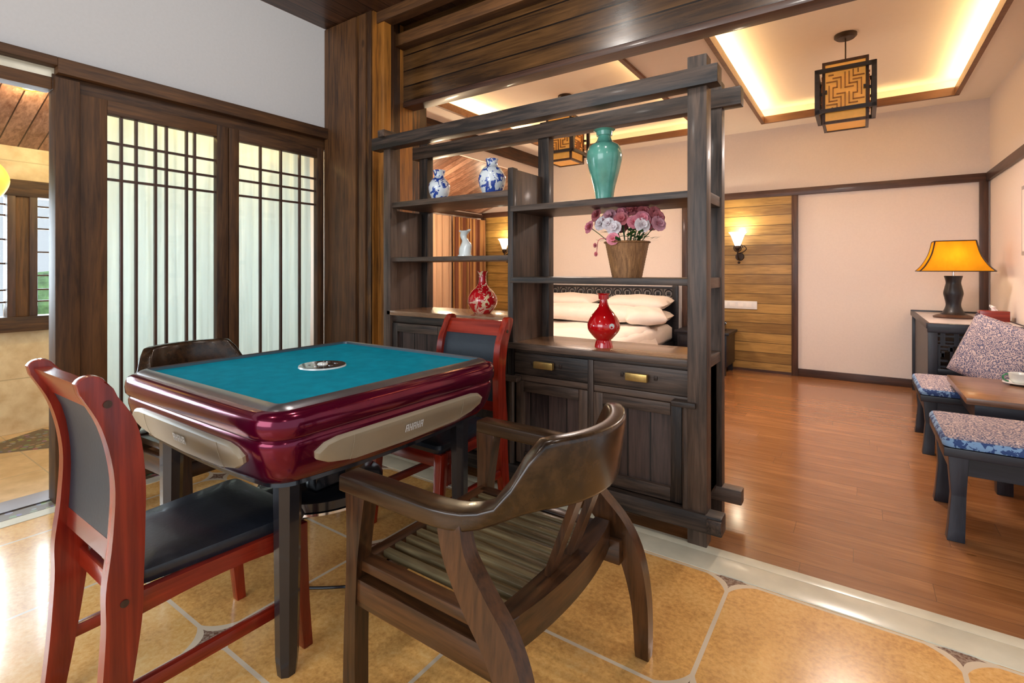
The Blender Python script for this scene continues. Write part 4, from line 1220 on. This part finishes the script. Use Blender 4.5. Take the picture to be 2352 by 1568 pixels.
bm = BM(); tube(bm, smooth_prof([(-0.09, 0.03, 0.085), (-0.05, 0.03, 0.108), (0.05, 0.03, 0.108), (0.09, 0.03, 0.085)], 4), 0.018, 10); obj('handset', bm, 'black_gloss', S)

# sconces
def sconce(loc, label):
    t = thing('wall_sconce', label, 'wall lamp', loc, group=None)
    bm = BM(); lathe(bm, smooth_prof([(0.022, 0.02), (0.034, 0.04), (0.052, 0.09), (0.074, 0.15), (0.098, 0.185)], 5) + [(0.090, 0.183), (0.03, 0.06), (0.001, 0.05)], cy=-0.14, seg=28); obj('lamp_shade', bm, 'lit_glass', t, ang=60, label='lit white bell glass shade')
    bm = BM(); lathe(bm, [(0.001, -0.035), (0.018, -0.03), (0.035, 0.0), (0.026, 0.03), (0.001, 0.03)], cy=-0.14, seg=20); obj('holder', bm, 'iron', t)
    bm = BM()
    tube(bm, smooth_prof([(0, 0.0, -0.10), (0, -0.05, -0.14), (0, -0.12, -0.10), (0, -0.14, -0.03)], 6), 0.009, 8)
    tube(bm, [(0.055 * math.cos(a * PI / 10) * (1 - a / 60), -0.12, 0.0 + 0.055 * math.sin(a * PI / 10) * (1 - a / 60)) for a in range(34)], 0.006, 8)
    tube(bm, smooth_prof([(0.06, -0.11, 0.03), (0.09, -0.11, -0.01), (0.05, -0.11, -0.05), (0.0, -0.10, -0.06)], 5), 0.006, 8)
    obj('scroll_arm', bm, 'iron', t)
    bm = BM(); lathe(bm, [(0.001, -0.03), (0.045, -0.03), (0.05, 0.0), (0.001, 0.0)], seg=20)
    p = obj('wall_plate', bm, 'iron', t); p.rotation_euler = (R(-90), 0, 0); p.location = (0, -0.0, -0.10)
    bm = BM(); bmesh.ops.create_uvsphere(bm, u_segments=12, v_segments=8, radius=0.016); p = obj('drop_finial', bm, 'iron', t); p.location = (0, -0.06, -0.17)
    point('sconce_bulb', (0, -0.16, 0.22), 7, (1, 0.86, 0.6), 0.04, parent=t)
    return t
sconce((-1.18, YB - 0.013, 1.46), 'iron wall sconce with lit bell glass on the golden planks right of the shelf')
sconce((-4.56, YB - 0.013, 1.50), 'iron wall sconce with lit glass seen through the left shelves')
# socket panel
t = thing('wall_socket_panel', 'long white socket panel on the golden planks below the sconce', 'socket panel', (-1.17, YB - 0.012, 0.78))
bm = BM(); box(bm, -0.24, 0.18, -0.016, 0.0, -0.045, 0.05, b=0.004); obj('plate', bm, 'white_plastic', t)
bm = BM()
for k in range(4): box(bm, -0.21 + k * 0.09, -0.15 + k * 0.09, -0.019, -0.015, -0.02, 0.03, b=0.002)
obj('switch', bm, 'tissue', t)

# pendants
def make_pendant():
    t = thing('pendant_lantern', '', 'pendant lamp')
    zc = 2.535
    bm = BM(); lathe(bm, [(0.001, 3.0), (0.075, 3.0), (0.075, 2.982), (0.06, 2.968), (0.001, 2.968)], seg=28); obj('canopy', bm, 'iron', t)
    bm = BM(); tube(bm, [(0, 0, 2.97), (0, 0, 2.76)], 0.005, 8); obj('cord', bm, 'iron', t)
    h = 0.135; z0, z1 = 2.30, 2.765; w = 0.010
    bm = BM()
    for sx in (-1, 1):
        for sy in (-1, 1): box(bm, sx * h - w, sx * h + w, sy * h - w, sy * h + w, z0, z1)
    for z in (z0, z1 - 0.02):
        for s in (-1, 1):
            box(bm, -h, h, s * h - w, s * h + w, z, z + 0.02); box(bm, s * h - w, s * h + w, -h, h, z, z + 0.02)
    for s in (-1, 1): box(bm, -h, h, s * h - w, s * h + w, z0 + 0.085, z0 + 0.10)
    box(bm, -h, h, -0.01, 0.01, z1 - 0.02, z1)
    obj('inner_frame', bm, 'trim_z', t)
    bm = BM()
    for s in (-1, 1):
        box(bm, -h + w, h - w, s * (h - 0.004) - 0.002, s * (h - 0.004) + 0.002, z0 + 0.01, z1 - 0.01)
        box(bm, s * (h - 0.004) - 0.002, s * (h - 0.004) + 0.002, -h + w, h - w, z0 + 0.01, z1 - 0.01)
    box(bm, -h + w, h - w, -h + w, h - w, z0 + 0.008, z0 + 0.012)
    obj('paper', bm, 'amber_paper', t, label='glowing amber paper sides')
    H2, o2 = 0.188, 0.178; a0, a1 = 2.375, 2.705
    fr = BM(); H3 = 0.165
    for k in range(4):
        pn = BM(); u = 0.026
        box(pn, -H2, H2, -o2 - u / 2, -o2 + u / 2, a1 - 0.028, a1); box(pn, -H2, H2, -o2 - u / 2, -o2 + u / 2, a0, a0 + 0.028)
        box(pn, -H2, -H2 + 0.028, -o2 - u / 2, -o2 + u / 2, a0, a1); box(pn, H2 - 0.028, H2, -o2 - u / 2, -o2 + u / 2, a0, a1)
        for sx in (-1, 1): box(pn, sx * 0.12 - 0.008, sx * 0.12 + 0.008, -o2, -0.13, zc - 0.01, zc + 0.01)
        o = obj('side_frame', pn, 'ebony_x', t, label='square dark outer frame'); o.rotation_euler = (0, 0, k * PI / 2)
        fp = BM(); e = 0.010
        def B_(x0, x1, z0_, z1_): box(fp, min(x0, x1) - 0.004, max(x0, x1) + 0.004, -h - 0.012 - e / 2, -h - 0.012 + e / 2, zc + min(z0_, z1_) - 0.004, zc + max(z0_, z1_) + 0.004)
        # key fret: interlocking right angled hooks around the centre
        for (fx, fz) in ((1, 1), (-1, -1)):
            B_(0, 0.05 * fx, 0.02 * fz, 0.02 * fz); B_(0, 0, 0.02 * fz, 0.13 * fz); B_(0.025 * fx, 0.025 * fx, 0.045 * fz, 0.13 * fz)
            B_(0.025 * fx, 0.075 * fx, 0.045 * fz, 0.045 * fz); B_(0.075 * fx, 0.075 * fx, -0.02 * fz, 0.045 * fz)
            B_(0.05 * fx, 0.10 * fx, 0.07 * fz, 0.07 * fz); B_(0.10 * fx, 0.10 * fx, -0.045 * fz, 0.07 * fz)
            B_(0.05 * fx, 0.115 * fx, 0.095 * fz, 0.095 * fz); B_(0.05 * fx, 0.05 * fx, 0.095 * fz, 0.14 * fz); B_(0.08 * fx, 0.08 * fx, 0.12 * fz, 0.14 * fz)
            B_(-0.025 * fx, -0.025 * fx, 0.02 * fz, 0.10 * fz); B_(-0.075 * fx, -0.025 * fx, 0.10 * fz, 0.10 * fz)
            B_(-0.115 * fx, -0.05 * fx, 0.075 * fz, 0.075 * fz); B_(-0.05 * fx, -0.05 * fx, 0.03 * fz, 0.075 * fz)
            B_(-0.10 * fx, -0.075 * fx, 0.125 * fz, 0.125 * fz); B_(-0.075 * fx, -0.05 * fx, 0.03 * fz, 0.03 * fz)
        o = obj('fretwork', fp, 'amber_wood', t, label='orange brown key fret lattice'); o.rotation_euler = (0, 0, k * PI / 2)
    return t
MAT['amber_wood'] = plain('orange brown fret wood', (0.36, 0.15, 0.04), 0.45)
p1 = make_pendant(); p1.location = (-0.085, 4.62, 0); p1['label'] = 'square wood and amber paper pendant lantern in the right ceiling recess'; p1['group'] = 'hanging lanterns'
p2 = copy_tree(p1); p2.location = (-2.50, 4.60, 0); p2['label'] = 'square pendant lantern seen through the display shelf, left of the celadon vase'

# side cabinet with openwork front, lamp, tissue box
K = thing('side_cabinet', 'black lacquered side cabinet with openwork front in the far right corner', 'cabinet', (0.725, 5.78, 0))
bm = BM(); box(bm, -0.27, 0.27, -0.70, 0.70, 0.76, 0.785, b=0.003); obj('top', bm, 'stone_top', K, label='pale stone top')
bm = BM()
box(bm, -0.295, -0.27, -0.72, 0.70, 0.745, 0.79, b=0.004); box(bm, 0.27, 0.285, -0.72, 0.70, 0.745, 0.79, b=0.004)
box(bm, -0.295, 0.285, 0.68, 0.715, 0.745, 0.80, b=0.004)
obj('edge_rail', bm, 'ebony_y', K)
for sx in (-0.255, 0.25):
    for sy in (-0.70, 0.68): obj('corner_post', box(BM(), sx - 0.03, sx + 0.03, sy - 0.03, sy + 0.03, 0, 0.75, b=0.004), 'ebony_z', K)
bm = BM()
box(bm, -0.29, 0.285, -0.735, -0.69, 0.715, 0.79, b=0.012); box(bm, -0.23, 0.23, -0.725, -0.70, 0.40, 0.44, b=0.003); box(bm, -0.225, 0.22, -0.722, -0.702, 0.618, 0.630)
box(bm, -0.225, 0.22, -0.70, 0.66, 0.10, 0.40)
box(bm, -0.265, -0.245, -0.66, 0.64, 0.10, 0.72)
obj('frame', bm, 'ebony_x', K)
bm = BM(); rnd = random.Random(3)
for k in range(6): box(bm, -0.21 + k * 0.08, -0.21 + k * 0.08 + 0.03, -0.72, -0.705, 0.628, 0.72)
for k in range(7): box(bm, -0.225, 0.22, -0.718, -0.707, 0.645 + 0.0, 0.655) if k == 0 else None
box(bm, -0.225, 0.22, -0.718, -0.707, 0.685, 0.70)
for i in range(9):
    for j in range(4):
        x = -0.215 + i * 0.05; z = 0.44 + j * 0.046
        if rnd.random() < 0.5: box(bm, x, x + 0.05, -0.72, -0.706, z + 0.01, z + 0.026)
        else: box(bm, x + 0.012, x + 0.030, -0.72, -0.706, z, z + 0.046)
        if rnd.random() < 0.4: box(bm, x, x + 0.028, -0.72, -0.706, z, z + 0.03)
for x in (-0.225, -0.1, 0.03, 0.15): box(bm, x, x + 0.016, -0.722, -0.704, 0.44, 0.62)
obj('openwork', bm, 'ebony_z', K)

L = thing('table_lamp', 'table lamp with golden flared shade and dark turned base on the corner cabinet', 'lamp', (0.675, 5.78, 0.785))
bm = BM(); lathe(bm, [(0.001, 0), (0.135, 0), (0.14, 0.012), (0.12, 0.022), (0.10, 0.03), (0.001, 0.032)], seg=32); obj('base', bm, 'trim_x', L)
bm = BM(); lathe(bm, smooth_prof([(0.092, 0.03), (0.070, 0.055), (0.052, 0.11), (0.060, 0.17), (0.068, 0.215), (0.058, 0.27), (0.052, 0.31), (0.064, 0.365)], 5), seg=28); obj('stem', bm, 'ebony_z', L)
bm = BM(); tube(bm, [(0, 0, 0.36), (0, 0, 0.44)], 0.010, 10); obj('socket', bm, 'chrome', L)
bm = BM()
prof = smooth_prof([(0.245, 0.405), (0.205, 0.455), (0.160, 0.55), (0.135, 0.665)], 6)
loops = [rrect(h_ * 1.0, h_ * 0.82, 0.02, z, 3) for h_, z in prof]
loft(bm, loops, cap=False)
bmesh.ops.solidify(bm, geom=list(bm.faces), thickness=0.002)
obj('lamp_shade', bm, 'shade_gold', L, ang=60)
bm = BM()
for sx in (-1, 1):
    for sy in (-1, 1): tube(bm, [(sx * h_ * 0.985, sy * h_ * 0.82 * 0.985, z) for h_, z in prof], 0.0055, 6)
for (h_, z) in (prof[0], prof[-1]):
    tube(bm, rrect(h_, h_ * 0.82, 0.02, z, 3) + [rrect(h_, h_ * 0.82, 0.02, z, 3)[0]], 0.0045, 6)
obj('piping', bm, 'iron', L, label='dark brown piping')
point('lamp_bulb', (0, 0, 0.50), 2.6, (1.0, 0.80, 0.5), 0.04, parent=L)

X = thing('tissue_box', 'reddish brown wooden tissue box on the corner cabinet right of the lamp', 'tissue box', (0.90, 5.60, 0.785))
bm = BM(); box(bm, -0.09, 0.09, -0.06, 0.06, 0, 0.085, b=0.004); obj('box', bm, 'cherry_x', X)
bm = BM(); sheet(bm, lambda u, v: (-0.02 + 0.04 * u + 0.008 * math.sin(v * 6), -0.01 + 0.02 * math.sin(u * 7) * v, 0.08 + 0.055 * v * (1 - 0.4 * u)), 8, 5, 0.001); obj('tissue', bm, 'tissue', X, ang=80)

# low stools with cushions, tea table
def stool(x0, x1, y0, y1, zt, label, clabel):
    cx, cy = (x0 + x1) / 2, (y0 + y1) / 2
    t = thing('stool', label, 'stool', (cx, cy, 0), group='low dark stools round the tea table')
    hx, hy = (x1 - x0) / 2, (y1 - y0) / 2
    bm = BM(); box(bm, -hx, hx, -hy, hy, zt - 0.04, zt, b=0.005); obj('seat', bm, 'ebony_x', t)
    bm = BM()
    for s in (-1, 1): box(bm, -hx + 0.05, hx - 0.05, s * (hy - 0.04) - 0.012, s * (hy - 0.04) + 0.012, zt - 0.12, zt - 0.04)
    for s in (-1, 1): box(bm, s * (hx - 0.04) - 0.012, s * (hx - 0.04) + 0.012, -hy + 0.05, hy - 0.05, zt - 0.12, zt - 0.04)
    obj('apron', bm, 'ebony_x', t)
    for sx in (-1, 1):
        for sy in (-1, 1):
            bm = BM()
            loops = []
            for (z, w, o) in ((0, 0.062, 0.0), (0.05, 0.058, 0.004), (0.2, 0.052, 0.012), (zt - 0.04, 0.070, 0.010)):
                loops.append([(sx * (hx - 0.042 - o) + a * w / 2, sy * (hy - 0.042 - o) + c * w / 2, z) for a, c in ((-1, -1), (1, -1), (1, 1), (-1, 1))])
            loft(bm, loops); bevel_new(bm, list(bm.faces), 0.003); obj('leg', bm, 'ebony_z', t)
    bm = BM()
    loft(bm, [rrect(hx - 0.02, hy - 0.02, 0.03, zt + 0.0, cx=cx, cy=cy), rrect(hx + 0.0, hy + 0.0, 0.035, zt + 0.018, cx=cx, cy=cy), rrect(hx - 0.01, hy - 0.01, 0.03, zt + 0.042, cx=cx, cy=cy), rrect(hx - 0.06, hy - 0.06, 0.03, zt + 0.052, cx=cx, cy=cy)])
    for v in bm.verts: v.co -= Vector((cx, cy, zt))
    o = solo('seat_cushion', bm, 'indigo', clabel, 'cushion', group='indigo patterned seat cushions', loc=(cx, cy, zt), ang=60)
    bm = BM(); loft(bm, [rrect(hx + 0.001, hy + 0.001, 0.035, 0.004), rrect(hx + 0.005, hy + 0.005, 0.038, 0.014), rrect(hx + 0.004, hy + 0.004, 0.038, 0.028), rrect(hx - 0.004, hy - 0.004, 0.036, 0.040)]); obj('border', bm, 'blue_band', o, label='blue patterned border')
stool(0.31, 0.80, 2.93, 3.48, 0.415, 'low dark wooden stool nearest, in front of the tea table', 'indigo and white patterned cushion on the nearest low stool')
stool(0.33, 0.82, 4.22, 4.84, 0.385, 'low dark wooden stool behind the tea table, beside the corner cabinet', 'indigo and white patterned cushion on the stool behind the tea table')
Q = thing('tea_table', 'low wooden tea table with brown top at the right edge', 'table', (0.74, 4.03, 0))
bm = BM(); box(bm, -0.26, 0.28, -0.37, 0.37, 0.47, 0.505, b=0.006); obj('table_top', bm, 'tea_top', Q) if 'tea_top' in MAT else None
if 'tea_top' not in MAT:
    MAT['tea_top'] = wood('tea table board', (0.13, 0.06, 0.032), (0.33, 0.18, 0.11), 'x', rough=0.3, coat=0.3)
    obj('table_top', bm, 'tea_top', Q)
bm = BM(); box(bm, -0.22, 0.26, -0.33, 0.15, 0.38, 0.47, b=0.003); obj('apron', bm, 'ebony_x', Q)
for sx in (-0.10, 0.22):
    for sy in (-0.31, 0.12):
        bm = BM(); box(bm, sx - 0.033, sx + 0.033, sy - 0.03, sy + 0.03, 0, 0.40, b=0.004); obj('leg', bm, 'ebony_z', Q)
# cup on saucer
U = thing('teacup', 'white teacup with green handle at the right edge of the tea table', 'cup', (0.80, 4.25, 0.505))
bm = BM(); lathe(bm, smooth_prof([(0.03, 0.01), (0.045, 0.03), (0.052, 0.07)], 5) + [(0.048, 0.069), (0.04, 0.03), (0.001, 0.018)], seg=24); obj('cup', bm, 'porcelain', U)
bm = BM(); lathe(bm, [(0.001, 0), (0.04, 0), (0.078, 0.014), (0.076, 0.017), (0.04, 0.006), (0.001, 0.006)], seg=28); obj('saucer', bm, 'porcelain', U)
bm = BM(); tube(bm, [(-0.048 - 0.026 * math.sin(a * PI / 8), 0, 0.04 + 0.022 * math.cos(a * PI / 8)) for a in range(9)], 0.005, 8); obj('handle', bm, 'green_glaze', U, label='green handle')
# sofa along the right wall and its cushion
V = thing('wall_bench', 'dark wooden wall bench under the large patterned cushion', 'bench', (0.86, 4.2, 0))
bm = BM(); box(bm, -0.03, 0.14, 0.22, 0.82, 0.32, 0.40, b=0.006); obj('seat', bm, 'ebony_y', V)
bm = BM(); box(bm, 0.12, 0.145, 0.22, 0.82, 0.40, 0.60, b=0.006); obj('backrest', bm, 'ebony_y', V)
for sy in (0.26, 0.78):
    for sx in (0.0, 0.10):
        bm = BM(); box(bm, sx - 0.03, sx + 0.03, sy - 0.03, sy + 0.03, 0, 0.33, b=0.003); obj('leg', bm, 'ebony_z', V)
bm = BM(); n = 16
def cg(sgn):
    def g(u, v):
        a, c = 2 * u - 1, 2 * v - 1
        k = max(0, (1 - abs(a) ** 3) * (1 - abs(c) ** 3)) ** 0.45
        return (a * 0.225, c * 0.225, sgn * 0.065 * k)
    return g
sheet(bm, cg(1), n, n); sheet(bm, cg(-1), n, n); bmesh.ops.remove_doubles(bm, verts=bm.verts, dist=1e-4)
o = solo('throw_cushion', bm, 'indigo', 'large indigo patterned cushion leaning on the sofa before the openwork cabinet', 'cushion', ang=80)
o.location = (0.785, 4.77, 0.615); o.rotation_euler = (R(78), R(18), R(-38))
# framed picture on the right wall, only its edge shows
PF = thing('picture_frame', 'pale framed picture on the right bedroom wall at the edge of the view', 'picture', (XR, 5.15, 1.5))
bm = BM(); box(bm, -0.02, 0.0, -0.32, 0.165, -0.19, 0.33, b=0.004); obj('frame', bm, 'stone_top', PF)
bm = BM(); box(bm, -0.022, -0.018, -0.29, 0.135, -0.16, 0.30); obj('picture', bm, 'cream_wall', PF)
